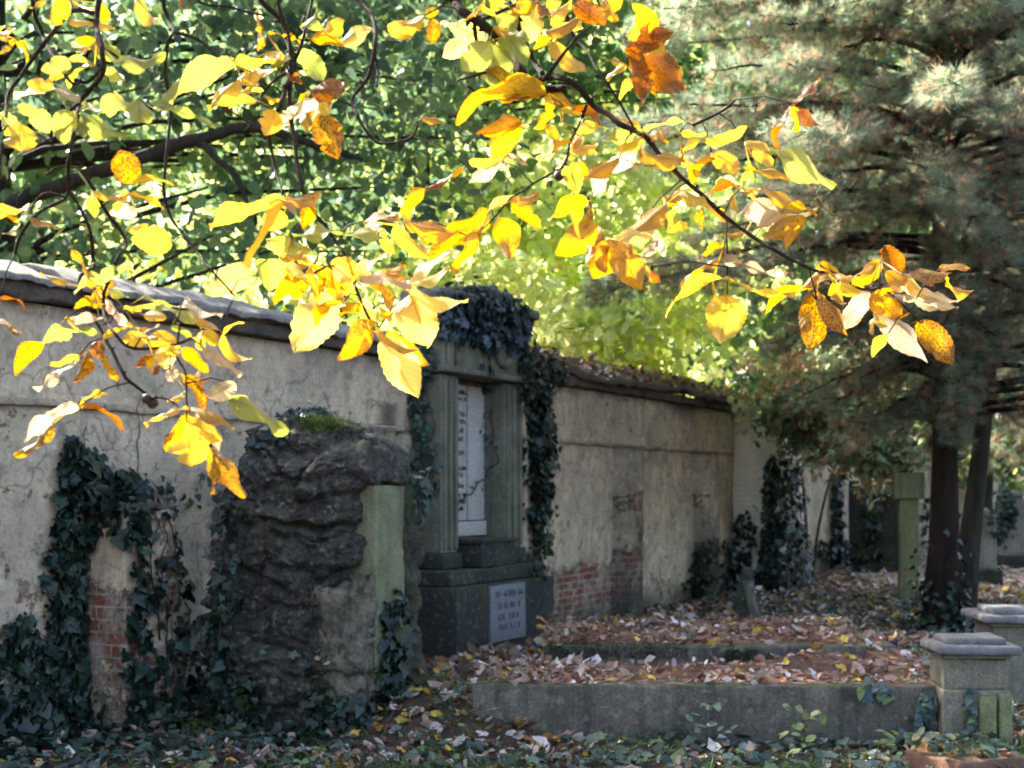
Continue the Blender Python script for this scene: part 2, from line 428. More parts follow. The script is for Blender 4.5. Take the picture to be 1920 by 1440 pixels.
def limbs(mb, trunk_pts, trunk_r, targets, r0=.05):
    tp = [Vector(p) for p in trunk_pts]
    for c in targets:
        c = Vector(c)
        k = min(range(len(tp)), key=lambda i: (tp[i] - c).length + max(0, tp[i].z - c.z + .3) * 2)
        a = tp[k]; m = a.lerp(c, .5) + Vector((random.uniform(-.2, .2), random.uniform(-.2, .2), random.uniform(.0, .3)))
        mb.tube([a, a.lerp(m, .5) + Vector((0, 0, .08)), m, m.lerp(c, .6), c], [r0, r0 * .8, r0 * .6, r0 * .4, r0 * .18], 6)

def curve_pts(pts, n=6, wob=.0):
    """Catmull-Rom through points"""
    pts = [Vector(p) for p in pts]; out = []
    for i in range(len(pts) - 1):
        p0, p1, p2, p3 = pts[max(i - 1, 0)], pts[i], pts[i + 1], pts[min(i + 2, len(pts) - 1)]
        for k in range(n):
            t = k / n
            q = .5 * ((2 * p1) + (-p0 + p2) * t + (2 * p0 - 5 * p1 + 4 * p2 - p3) * t * t + (-p0 + 3 * p1 - 3 * p2 + p3) * t ** 3)
            if wob: q = q + noise.noise_vector(q * 14) * wob
            out.append(q)
    out.append(pts[-1]); return out
# ------------------------------------------------------------------ ground and path
def gz(x, y):
    return noise.noise(Vector((x * .7, y * .7, 3.))) * .035 + noise.noise(Vector((x * 2.3, y * 2.3, 7.))) * .018 + .30 * math.exp(-((x + .42) / .48) ** 2 - ((y - 7.85) / .5) ** 2) + .07 * math.exp(-((x + .1) / .6) ** 2 - ((y - 10.2) / .5) ** 2)
def sheet(xs, ys, dz=0.):
    v = [(x, y, gz(x, y) * (1 if abs(x) < 40 and -5 < y < 60 else 0) + dz) for y in ys for x in xs]
    n = len(xs)
    f = [(j * n + i, j * n + i + 1, (j + 1) * n + i + 1, (j + 1) * n + i) for j in range(len(ys) - 1) for i in range(n - 1)]
    return v, f
xs = [-400, -150, -60, -30, -18] + list(np.arange(-12, 18.01, .25)) + [24, 36, 70, 160, 400]
ys = [-150, -40, -12] + list(np.arange(-4, 30.01, .25)) + [36, 44, 60, 100, 200, 500]
v, f = sheet(xs, ys)
g = mesh_obj('ground', v, f, M['ground']); tag(g, kind='structure')
v, f = sheet(list(np.arange(5.75, 10.01, .25)), list(np.arange(13.5, 30.01, .25)) + [34, 38, 44, 52, 60], .012)
g = mesh_obj('path', v, f, M['path']); tag(g, kind='structure')

# ------------------------------------------------------------------ the cemetery wall
PIERS = [.75, 3.4, 6.05, 8.68, 11.33]           # brick piers every 2.65 m
def pier_d(s, z):                              # raised strips below the ledge
    for i, p in enumerate(PIERS):
        if i == 0: continue
        if p <= s <= p + .36 and z < 2.0: return .24
    return 0.
def bare_amt(s, z):                            # where the plaster has come off
    b = .17 - .07 * z + (.16 * math.exp(-((z - .3) / .3) ** 2) if s > 6 else .08 * math.exp(-((z - .6) / .5) ** 2))
    b += .30 * math.exp(-((s - 8.95) / .35) ** 2) * (1 if .2 < z < 1.5 else .2)
    b += .50 * math.exp(-((s - 7.9) / 1.1) ** 2 - ((z - .42) / .28) ** 2)
    b += .30 * math.exp(-((s - 7.3) / .8) ** 2 - ((z - .15) / .35) ** 2)
    b += .30 * math.exp(-((s - 3.3) / .5) ** 2 - ((z - 1.6) / .5) ** 2)
    b += .42 * math.exp(-((s - 1.95) / .32) ** 2 - ((z - 1.32) / .3) ** 2)
    b += .16 * math.exp(-((s - .1) / .5) ** 2 - ((z - .9) / .5) ** 2)
    b += .25 * math.exp(-((s - 13.3) / .5) ** 2 - ((z - .5) / .4) ** 2)
    return b + .18 * noise.noise(Vector((s * 1.1, z * 1.1, 0)))
def dark_amt(s, z, top):  # darker at the foot, below the coping, along the ledge and beside the tomb
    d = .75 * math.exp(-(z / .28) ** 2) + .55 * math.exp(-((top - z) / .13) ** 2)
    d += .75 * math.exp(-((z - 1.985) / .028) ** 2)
    d += .8 * math.exp(-((s - 4.0) / .22) ** 2) * (.4 if z > 2.2 else 1)
    d += .5 * math.exp(-((s - 11.9) / .6) ** 2 - ((z - .2) / .7) ** 2)
    d += .55 * math.exp(-((s - 1.95) / .35) ** 2 - ((z - 1.2) / .45) ** 2) + .25 * max(0, noise.noise(Vector((s * .8, z * .5, 8))))
    d += .35 * math.exp(-((s - 11.0) / .5) ** 2 - ((z - 2.6) / .35) ** 2)
    return d
def wall_sheet(s0, s1, top, ds=.05, dz=.05, dfn=pier_d, extra=0.):
    ss = list(np.arange(s0, s1 + 1e-6, ds)); zs = list(np.arange(-.1, top + 1e-6, dz))
    # make the sides of the raised strips steep
    for p in PIERS[1:]:
        for e in (p - .004, p + .002, p + .358, p + .364):
            if s0 < e < s1: ss.append(e)
    ss = sorted(ss); zs = sorted(zs + [1.995, 2.005])
    v, uv, ti = [], [], []
    for z in zs:
        for s in ss:
            d = dfn(s, z) + .018 * noise.noise(Vector((s * .9, z * .9, 4))) + .008 * noise.noise(Vector((s * 5, z * 5, 1)))
            b = bare_amt(s, z)
            dm = 0.
            if z < 2.0 and any(p - .006 <= s <= p + .37 for p in PIERS[1:]) and dfn is pier_d: b += .10 + .28 * max(0, noise.noise(Vector((s * 2, z * 3.1, 40)))) + (.2 if .55 < z < .8 or 1.2 < z < 1.45 else 0); dm = .45
            n2 = noise.noise(Vector((s * 5.5, z * 5.5, 9))) * .2
            d -= .014 * min(1, max(0, (b + n2 - .45) * 6))
            v.append(WF(s, d + extra, z)); uv.append((s + d, z)); ti.append((b, dark_amt(s, z, top) + dm, 0, 1))
    n = len(ss)
    f = [(j * n + i, j * n + i + 1, (j + 1) * n + i + 1, (j + 1) * n + i) for j in range(len(zs) - 1) for i in range(n - 1)]
    return v, f, uv, ti

TOP = 2.64
wall = thing('cemetery_wall', 'long crumbling plastered brick cemetery wall with stone coping behind the tombs', 'wall', WF(6, 0, 0))
v, f, uv, ti = wall_sheet(-3.5, 14.0, TOP)
mesh_obj('plaster_face', v, f, M['plaster'], wall, uv=uv, tint=ti, solid=True)
mb = MB(); mb.rbox(WF, (-3.5, 14.0), (-.45, -.06), (-.1, TOP), r=.02, step=.6); mb.build('brick_core', M['eaves'], wall, solid=True)
# coping on the near stretch: long stone slabs, each a little out of line with the next
s = -3.5; k = 0
while s < 4.3:
    L = 1.15 + .35 * rng.random(); e = min(s + L, 4.35)
    mb = MB()
    def cf(a, b, c, k=k): return WF(a, b + .012 * math.sin(k * 2.1), c + .34 * (.14 - b) - .06 * max(0, -.3 - b) * 8 + .012 * math.cos(k * 1.7))
    mb.rbox(cf, (s, e - .008), (-.62, .14), (TOP + .06, TOP + .108), r=.012, step=.05, amp=.034, freq=4, seed=k)
    mb.build('coping_slab', M['coping'], wall, solid=True)
    s = e; k += 1
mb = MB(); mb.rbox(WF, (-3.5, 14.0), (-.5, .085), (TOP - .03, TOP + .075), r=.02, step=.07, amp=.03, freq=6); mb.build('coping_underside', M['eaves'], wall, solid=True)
mb = MB()
def cf(a, b, c): return WF(a, b, c + .40 * (.15 - b) - .5 * max(0, -.25 - b) + .05 * noise.noise(Vector((a * .8, b, 2))))
mb.rbox(cf, (5.6, 14.3), (-.55, .15), (TOP + .06, TOP + .15), r=.035, step=.08, amp=.05, freq=3.5, seed=9)
mb.build('rough_coping', M['eaves'], wall, solid=True)
# ledge
mb = MB(); mb.rbox(WF, (-3.5, 4.2), (-.02, .032), (1.985, 2.03), r=.012, step=.08, amp=.016, freq=5); mb.rbox(WF, (5.9, 11.4), (-.02, .032), (1.985, 2.03), r=.012, step=.08, amp=.016, freq=5)
mb.build('ledge', M['plaster'], wall, tint=[(.1, .45, 0, 1)] * len(mb.v), uv=[(0, 0)] * len(mb.v), solid=True)
# buttress that ends the near wall: projecting, its sunlit paleness put into the colour
def but(a, b, c): return WF(a, b * (1 - .10 * c / 2.6), c)
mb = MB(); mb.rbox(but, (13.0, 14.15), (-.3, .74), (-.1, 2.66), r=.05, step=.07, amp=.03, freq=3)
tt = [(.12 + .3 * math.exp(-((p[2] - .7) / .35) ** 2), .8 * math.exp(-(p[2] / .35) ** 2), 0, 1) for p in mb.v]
mb.build('buttress', M['sunlit_plaster'], wall, tint=tt, uv=[(p[0] * 1.1 + p[1] * .3, p[2]) for p in mb.v], solid=True)

# far wall, further on: lower, grey, in deep shade
far = thing('cemetery_wall', 'distant ivy streaked grey wall running on beyond the buttress', 'wall', WF(24, 0, 0))
v, f, uv, ti = wall_sheet(14.3, 42.0, 2.3, .12, .1, lambda s, z: .22 if (s % 2.65) < .5 else 0., .0)
mesh_obj('plaster_face', v, f, M['plaster'], far, uv=uv, tint=ti, solid=True)
mb = MB(); mb.rbox(WF, (14.3, 42), (-.45, -.05), (-.1, 2.3), r=.02, step=.8); mb.build('brick_core', M['eaves'], far)
mb = MB(); mb.rbox(WF, (14.3, 42), (-.55, .3), (2.31, 2.43), r=.03, step=.25, amp=.03); mb.build('coping_slab', M['coping'], far, solid=True)

# broken brick pier at the left
pier = thing('brick_pier', 'broken low brick pier under ivy, whitewash flaking, at the left of the wall', 'pier', WF(.95, .2, 0))
mb = MB()
def pf(a, b, c): return WF(a, b, c + .05 * noise.noise(Vector((a * 6, b * 6, 2))) * (c > 1.2))
mb.rbox(pf, (.62, 1.08), (.0, .36), (-.1, 1.36), r=.015, step=.05, amp=.022, freq=5, seed=3)
tt = [(.50 + .3 * noise.noise(Vector(p) * 3) - .12 * (p[2] > .9), .35 * math.exp(-(p[2] / .25) ** 2) + .25, 0, 1) for p in mb.v]
uvs = []
for p in mb.v:
    q = Vector(p) - W0; uvs.append((q.dot(WT) + q.dot(WN), p[2]))
mb.build('brick_shaft', M['plaster'], pier, tint=tt, uv=uvs, solid=True)
mb = MB(); mb.rbox(WF, (.61, 1.07), (.0, .35), (1.37, 1.405), r=.015, step=.04, amp=.05, freq=6); mb.build('cap', M['eaves'], pier, solid=True)

# ------------------------------------------------------------------ rock tombstone
rock = thing('rock_tombstone', 'rugged dark boulder shaped tombstone with smooth greenish panel, left of the niche tomb', 'tombstone', (-1.2, 8.2, 0))
RC = Vector((-1.28, 8.22, 0)); RY = math.atan2(WN.y, WN.x)    # long axis away from the wall
ra, rb = WN, WT
prof = [(-.1, -.74, .66), (.1, -.72, .62), (.35, -.66, .56), (.6, -.62, .53), (.9, -.58, .54), (1.2, -.53, .57), (1.45, -.50, .60), (1.62, -.46, .60), (1.78, -.41, .53), (1.88, -.34, .40), (1.94, -.2, .22), (1.96, -.02, .02)]
def rprof(z):
    for (z0, l0, r0), (z1, l1, r1) in zip(prof, prof[1:]):
        if z <= z1:
            t = (z - z0) / (z1 - z0); return l0 + (l1 - l0) * t, r0 + (r1 - r0) * t
    return prof[-1][1:]
NA, NZ = 260, 230
v = []
PAN_B = -.47                                  # plane of the inscription face, towards the camera side
for j in range(NZ + 1):
    z = -.1 + 2.06 * (j / NZ)
    l, r = rprof(z)
    for i in range(NA):
        th = 2 * math.pi * i / NA
        c_, s_ = math.cos(th), math.sin(th)
        e = .62
        x = math.copysign(abs(c_) ** e, c_); y = math.copysign(abs(s_) ** e, s_)
        a = (l + r) / 2 + x * (r - l) / 2; b = -.07 + y * .39 * (1 if z < 1.6 else max(.1, 1 - (z - 1.6) / .36 * .55))
        p = RC + ra * a + rb * b + Vector((0, 0, z))
        nn = (ra * x + rb * y).normalized()
        v.append(p + nn * (crag(p) * 1.2 + .02) + Vector((0, 0, .03 * noise.noise(p * 6 + Vector((9, 0, 0))))))
f = [(j * NA + i, j * NA + (i + 1) % NA, (j + 1) * NA + (i + 1) % NA, (j + 1) * NA + i) for j in range(NZ) for i in range(NA)]
f.append(tuple(NZ * NA + i for i in range(NA)))
mesh_obj('boulder', v, f, M['rock'], rock, solid=True)
# inscription panel on the outward face (away from the wall)
mb = MB()
def slabf(a, b, c): return RC + ra * (.60 + a) + rb * b + Vector((0, 0, c))
mb.rbox(slabf, (-.25, .06), (-.25, .075), (.18, 1.52), r=.012, step=.05, amp=.010)
sl = mb.build('smooth_panel', M['slab'], rock, solid=True)
mb = MB(); mb.rbox(slabf, (-.25, .08), (-.29, .10), (.10, .22), r=.03, step=.03, amp=.03, freq=6, craggy=.4); mb.rbox(slabf, (-.25, .07), (-.30, .11), (-.05, .12), r=.04, step=.03, amp=.03, freq=6, craggy=.6)
mb.build('panel_foot', M['slab'], rock, solid=True)
mb = MB(); mb.rbox(slabf, (-.35, .09), (-.32, .16), (1.49, 1.78), r=.13, step=.022, amp=.05, freq=3, craggy=1.1); mb.build('panel_hood', M['rock'], rock, solid=True)
mb = MB(); mb.rbox(slabf, (-.3, .11), (.055, .26), (.05, 1.56), r=.06, step=.022, amp=.05, freq=4, seed=4, craggy=.9); mb.build('rock_edge', M['rock_green'], rock, solid=True)
mb = MB(); mb.rbox(slabf, (-.3, .08), (-.40, -.25), (-.05, 1.00), r=.08, step=.022, amp=.06, freq=4, seed=7, craggy=1.1)
mb.build('pale_rock_edge', M['rock_pale'], rock, solid=True)

# ------------------------------------------------------------------ niche monument
mon = thing('niche_tomb', 'tall sandstone niche tomb with white tablets, capped in ivy, against the wall', 'tomb', WF(5, .3, 0))
S0, S1 = 4.37, 5.85
mb = MB(); mb.rbox(WF, (4.10, 5.92), (-.02, .62), (-.1, .66), r=.015, step=.1, amp=.010, seed=2); mb.build('plinth', M['dark_base'], mon, solid=True)
mb = MB(); mb.rbox(WF, (4.14, 5.86), (-.02, .54), (.663, .79), r=.015, step=.1, amp=.012, seed=5); mb.build('step', M['dark_base'], mon, solid=True)
mb = MB(); mb.rbox(WF, (S0, S1), (-.03, .05), (.79, 2.5), r=.01, step=.15); mb.build('niche_back', M['monument'], mon, solid=True)
def pilaster(a0, a1, d=.30):
    mb = MB()
    mb.rbox(WF, (a0, a1), (.05, d), (.93, 2.49), r=.012, step=.1, amp=.006)
    n = 2
    for k in range(n + 1):
        c_ = a0 + .045 + (a1 - a0 - .09) * k / n
        mb.rbox(WF, (c_ - .022, c_ + .022), (d - .01, d + .026), (.96, 2.46), r=.018, step=.12)
    p = mb.build('pilaster', M['monument'], mon, solid=True)
    mb = MB(); mb.rbox(WF, (a0 - .03, a1 + .03), (.05, d + .04), (.793, .93), r=.02, step=.08, amp=.012)
    mb.build('pilaster_foot', M['dark_base'], mon, solid=True)
pilaster(S0, S0 + .28); pilaster(S1 - .35, S1)
mb = MB(); mb.rbox(WF, (S0 - .05, S1 + .05), (-.03, .36), (2.5, 3.12), r=.02, step=.1, amp=.008); lint = mb.build('lintel', M['monument'], mon, solid=True)
# relief on the lintel: upright bands and a hanging loop between two scrolls
mb = MB()
for a in (S0 - .02, S0 + .12, S0 + .62, S1 - .14):
    mb.rbox(WF, (a, a + .10), (.35, .395), (2.54, 3.08), r=.025, step=.1)
mb.rbox(WF, (S0 - .05, S1 + .05), (.35, .40), (2.503, 2.56), r=.015, step=.1)
mb.build('raised_band', M['monument'], lint, solid=True)
mb = MB()
up = [WF(5.36 + .15 * math.cos(t), .37, 2.80 + .15 * math.sin(t)) for t in np.linspace(-math.pi, 0, 14)]
up = [WF(5.21, .37, 3.08)] + up + [WF(5.51, .37, 3.08)]
mb.tube(up, .045, 8); mb.build('carved_loop', M['monument'], lint, solid=True)
mb = MB(); mb.rbox(WF, (S0 - .12, S1 + .12), (-.06, .44), (3.122, 3.22), r=.03, step=.1, amp=.01); mb.build('cornice', M['monument'], mon, solid=True)
mb = MB(); mb.rbox(lambda a, b, c: WF(a, b, c - .16 * abs(a - 5.1)), (S0, S1), (-.04, .38), (3.222, 3.36), r=.05, step=.1, amp=.02); mb.build('crest', M['monument'], mon, solid=True)
# marble tablets
def marks(name, fn, rows, parent, hgt, seed, stroke=.009):
    """weathered lettering: rows of short strokes, too worn to read"""
    rr = random.Random(seed); mb = MB()
    for (z, a0, a1) in rows:
        a = a0
        while a < a1:
            w = hgt * rr.uniform(.35, .7)
            if rr.random() < .13: a += w; continue
            mb.rbox(fn, (a, a + stroke), (0, .004), (z, z + hgt * rr.uniform(.75, 1)), r=.001, step=1)
            if rr.random() < .8: mb.rbox(fn, (a + stroke, a + w), (.0005, .0042), (z + hgt * rr.choice((.0, .4, .75)), z + hgt * rr.choice((.15, .55, .9)) + .003), r=.001, step=1)
            if rr.random() < .6: mb.rbox(fn, (a + w - stroke, a + w), (0.0003, .0044), (z, z + hgt * rr.uniform(.45, 1)), r=.001, step=1)
            a += w + hgt * .22
    return mb.build(name, M['ink'], parent)
def tablet(a0, a1, z0, z1, d0=.05, d1=.085):
    mb = MB(); mb.rbox(WF, (a0, a1), (d0, d1), (z0, z1), r=.006, step=.15); return mb.build('marble_tablet', M['marble'], mon, solid=True)
t1 = tablet(4.68, 5.165, 1.20, 2.45)
marks('lettering', lambda a, b, c: WF(a, .0855 + b, c), [(z, 4.90 + q, 5.14 - q * .6) for z, q in ((2.36, .0), (2.30, .02), (2.16, .03), (2.09, .0), (2.01, .03), (1.93, .08), (1.80, .03), (1.66, .02), (1.60, .08), (1.50, .03), (1.41, .0), (1.35, .05), (1.29, .03))], t1, .05, 4)
tablet(5.195, 5.50, 1.20, 2.45)
mb = MB(); mb.rbox(WF, (4.66, 5.50), (.05, .11), (1.055, 1.19), r=.01, step=.1); mb.build('marble_sill', M['marble'], mon, solid=True)
mb = MB(); mb.rbox(WF, (4.71, 5.34), (.22, .52), (.795, 1.02), r=.02, step=.07, amp=.012); mb.rbox(WF, (4.69, 5.36), (.20, .535), (1.0, 1.045), r=.015, step=.08, amp=.01)
mb.build('niche_pedestal', M['dark_base'], mon, solid=True)
# plaque on the plinth
mb = MB(); mb.rbox(WF, (4.64, 5.28), (.61, .645), (.14, .64), r=.006, step=.12, amp=.004); pq = mb.build('plaque', M['plaque'], mon, solid=True)
marks('lettering', lambda a, b, c: WF(a, .6455 + b, c), [(.535, 4.72, 4.92), (.535, 4.96, 5.2), (.43, 4.76, 4.94), (.43, 4.98, 5.14), (.33, 4.76, 4.92), (.33, 4.97, 5.14), (.24, 4.78, 4.94), (.24, 4.99, 5.14)], pq, .06, 8, .012)

# ------------------------------------------------------------------ graves and small stones
def grave(label, x0, x1, y0, y1, h, yaw, group='kerbed graves under leaf litter'):
    o = thing('kerbed_grave', label, 'grave', (x0, y0, 0), group); fn = frame((x0, y0, 0), yaw); w, d = x1 - x0, y1 - y0
    mb = MB(); mb.rbox(fn, (0, w), (0, .16), (-.1, h), r=.02, step=.07, amp=.014, freq=4, seed=x0); mb.build('front_kerb', M['concrete'], o, solid=True)
    mb = MB(); mb.rbox(fn, (0, .14), (.162, d), (-.1, h - .01), r=.02, step=.1, amp=.012, seed=1); mb.build('side_kerb', M['concrete'], o, solid=True)
    mb = MB(); mb.rbox(fn, (w - .14, w), (.162, d), (-.1, h - .01), r=.02, step=.1, amp=.012, seed=2); mb.build('side_kerb', M['concrete'], o, solid=True)
    mb = MB(); mb.rbox(fn, (.142, w - .142), (.164, d - .02), (-.1, h - .012), r=.02, step=.08, amp=.025, freq=3); mb.build('needle_bed', M['needles_ground'], o, solid=True)
    return o
grave('nearest long grey grave kerb with a bed of red needles and fallen leaves', -.24, 2.55, 7.58, 8.58, .335, R(-1.2))
grave('second grave kerb behind the long one, edge patched with dark moss', .23, 2.72, 9.1, 11.0, .385, R(-1.5))
mb = MB(); fn = frame((.23, 9.3, 0), R(-1.5))
# stone pedestal, lower right
def pedestal(label, u, Yb, w, sc, group):
    X = (u - U0) / F * Yb
    o = thing('stone_pedestal', label, 'pedestal', (X, Yb, 0), group); fn = frame((X, Yb, 0), R(-4))
    h = w / 2
    mb = MB(); mb.rbox(fn, (-h * .86, h * .86), (0, w * .8), (-.1, .36 * sc), r=.015, step=.05, amp=.006, freq=5, seed=u); mb.build('foot', M['sandstone'], o, solid=True)
    mb = MB(); mb.rbox(fn, (-h * .80, h * .80), (.03, w * .78), (.36 * sc, .545 * sc), r=.012, step=.05, amp=.010, freq=5); mb.build('shaft', M['sandstone'], o, solid=True)
    mb = MB(); mb.rbox(fn, (.0, h * .42), (-.05, .01), (-.1, .33 * sc), r=.012, step=.05, amp=.006); mb.rbox(fn, (h * .5, h * .84), (-.04, .01), (-.1, .35 * sc), r=.012, step=.05, amp=.006); mb.build('raised_panel', M['greenstone'], o, solid=True)
    mb = MB(); mb.rbox(fn, (-h * .88, h * .88), (.0, w * .82), (.545 * sc, .575 * sc), r=.014, step=.05, amp=.008); mb.build('neck', M['sandstone'], o, solid=True)
    mb = MB(); mb.rbox(fn, (-h * 1.08, h * 1.08), (-.05, w * .88), (.577 * sc, .635 * sc), r=.02, step=.05, amp=.006, freq=6); mb.rbox(fn, (-h * .78, h * .78), (.03, w * .7), (.63 * sc, .675 * sc), r=.014, step=.05, amp=.006, freq=6)
    mb.build('cap', M['capstone'], o, solid=True)
    return o
pedestal('square stone pedestal with two-step grey cap, ivy at its mossy foot', 1833, 7.35, .44, .94, 'stone pedestals')
pedestal('low grey capped pedestal beyond the other pedestal, cut by the photo edge', 1930, 8.9, .60, .97, 'stone pedestals')
# reddish kerb stone at the bottom edge
o = thing('clay_kerb_stone', 'reddish flat kerb stone lying in ivy in front of the pedestal', 'kerb stone', at(1800, 1425, 6.9))
mb = MB(); fn = frame((2.40, 6.62, 0), R(24)); mb.rbox(fn, (-.22, .22), (-.12, .30), (-.08, .12), r=.02, step=.05, amp=.02, freq=6); mb.build('stone', M['clay'], o, solid=True)
# broken slab with leaves, between grave and pedestal
o = thing('broken_slab', 'tilted brown broken slab end beside the square pedestal', 'slab', (2.85, 8.9, 0))
fn0 = frame((2.86, 8.75, .1), R(30)); fn = lambda a, b, c: fn0(a, b, c + .25 * b - .10 * a)
mb = MB(); mb.rbox(fn, (-.26, .26), (-.2, .35), (.0, .16), r=.02, step=.05, amp=.02, freq=6); mb.build('slab', M['clay'], o, solid=True)
# mound of needles on the near grave
o = thing('needle_mound', 'low heap of brown needles and twigs on the right end of the near grave', 'mound', (1.95, 8.2, .33))
v, f = [], []
n = 28
for j in range(n + 1):
    for i in range(n + 1):
        x, y = (i / n - .5) * 2, (j / n - .5) * 2
        hgt = max(-.02, .11 * math.exp(-(x * x * 2.6 + y * y * 2.6)) - .012 + .02 * noise.noise(Vector((x * 4, y * 4, 1))))
        v.append((1.98 + x * .55, 8.3 + y * .30, .325 + hgt))
f = [(j * (n + 1) + i, j * (n + 1) + i + 1, (j + 1) * (n + 1) + i + 1, (j + 1) * (n + 1) + i) for j in range(n) for i in range(n)]
mesh_obj('heap', v, f, M['needles_ground'], o, solid=True)
# blue grave light
o = thing('grave_lantern', 'small dark blue glass grave light lying on the second grave', 'lantern', at(1672, 1236, 9.4))
c = at(1672, 1240, 9.25); c.z = .335
mb = MB()
for k, (z, r) in enumerate([(0, .032), (.01, .04), (.05, .045), (.085, .04), (.10, .03)]): pass
mb.tube([c + Vector((0, 0, z)) for z in (0, .01, .05, .085, .1)], [.03, .04, .045, .04, .03], 14); mb.build('glass', M['blue'], o)
mb = MB(); mb.tube([c + Vector((0, 0, z)) for z in (.1, .108, .125, .13)], [.034, .036, .03, .008], 14); mb.build('lid', M['eaves'], o)
# leaning wedge stone
o = thing('leaning_gravestone', 'small triangular grey stone leaning over in the leaves below the ivy bush', 'gravestone', at(1400, 1180, 13.4))
b0 = at(1400, 1180, 13.4); b0.z = 0
fn0 = frame(b0, R(-28)); fn = lambda a, b, c: fn0(a * (1 - .86 * max(0, c) / .66) + .02 - .10 * c, b + .25 * c, c)
mb = MB(); mb.rbox(fn, (-.21, .16), (-.09, .09), (-.05, .66), r=.02, step=.05, amp=.015, freq=5); mb.build('stone', M['dark_base'], o, solid=True)
fn2 = lambda a, b, c: fn0(a - .30 * c + .10, b + .25 * c, c)
mb = MB(); mb.rbox(fn2, (.0, .09), (-.115, -.02), (-.05, .52), r=.015, step=.06, amp=.01); mb.build('raised_edge', M['concrete'], o, solid=True)
# pale green gravestone post with cap
o = thing('gravestone_post', 'tall pale green square stone post with a block cap, left of the conifer trunk', 'gravestone', at(1703, 1130, 16.7))
b0 = at(1703, 1130, 16.7); b0.z = 0; fn = frame(b0, R(-12))
mb = MB(); mb.rbox(fn, (-.125, .125), (-.12, .12), (-.05, 1.36), r=.015, step=.08, amp=.01); mb.build('shaft', M['greenstone'], o, solid=True)
mb = MB(); mb.rbox(fn, (-.19, .19), (-.18, .18), (1.36, 1.70), r=.02, step=.08, amp=.012); mb.build('cap', M['greenstone'], o, solid=True)
# more distant gravestones under the trees
for (u, Y, w, h, lab, lean) in ((1650, 22.5, .75, 1.35, 'dark upright gravestone against the distant wall', .0), (1590, 24.0, .5, 1.5, 'slim dark gravestone near the distant wall beside a taller one', .03), (1895, 24, .6, 1.3, 'pale gravestone beyond the path by the photo edge', .02), (1835, 20, .55, 1.05, 'grey gravestone seen between the two conifer trunks', -.03)):
    b0 = at(u, 1000, Y); b0.z = 0; fn0 = frame(b0, R(-20)); fn = lambda a, b, c: fn0(a + lean * c, b, c)
    o = thing('upright_gravestone', lab, 'gravestone', b0, 'old gravestones under the trees')
    mb = MB(); mb.rbox(fn, (-w / 2 - .08, w / 2 + .08), (-.16, .16), (-.05, .22), r=.02, step=.1, amp=.01); mb.build('foot', M['dark_base'], o, solid=True)
    mb = MB(); mb.rbox(fn, (-w / 2, w / 2), (-.08, .08), (.22, h), r=.03, step=.08, amp=.015); mb.build('stone', M['dark_base'] if 'dark' in lab else M['coping'], o, solid=True)
    mb = MB(); mb.rbox(fn, (-w / 2 * .7, w / 2 * .7), (-.09, .09), (h, h + .14), r=.06, step=.06, amp=.01); mb.build('head', M['dark_base'] if 'dark' in lab else M['coping'], o, solid=True)
# stick on the ground
o_pts = curve_pts([at(1590, 1440, 7.2), at(1690, 1420, 7.15), at(1760, 1402, 7.1), at(1815, 1385, 7.0), at(1832, 1360, 7.0)], 5, .01)
for p in o_pts: p.z = max(p.z, .05)
mb = MB(); mb.tube(o_pts, [.014 - .008 * i / len(o_pts) for i in range(len(o_pts))], 8)
st = mb.build('fallen_stick', M['bark'], loc=o_pts[0]); tag(st, 'dark bent fallen stick lying in ground ivy before the pedestal', 'stick', kind='thing')
# ------------------------------------------------------------------ surfaces to lay leaves on
def bvh_all():
    V, Fs = [], []
    for (v, f) in SOLID:
        n = len(V); V += [tuple(p) for p in v]; Fs += [tuple(i + n for i in q) for q in f]
    return BVHTree.FromPolygons(V, Fs, epsilon=0.)
BV = bvh_all()
CAM = Vector((0, 0, H))
def hit_px(u, v):
    d = (at(u, v, 1.) - CAM).normalized()
    loc, nor, i, dist = BV.ray_cast(CAM, d)
    if loc is None or (d.z < 0 and loc.z < -.02):
        if d.z < 0:
            t = -H / d.z; q = CAM + d * t
            return (q, Vector((0, 0, 1)))
        return None
    if nor.dot(d) > 0: nor = -nor
    return loc, nor
def floor_z(x, y, zmax=.75):
    loc, nor, i, dist = BV.ray_cast(Vector((x, y, zmax)), Vector((0, 0, -1)))
    z = gz(x, y)
    if loc is not None and loc.z > z: return loc.z, nor
    return z, Vector((0, 0, 1))

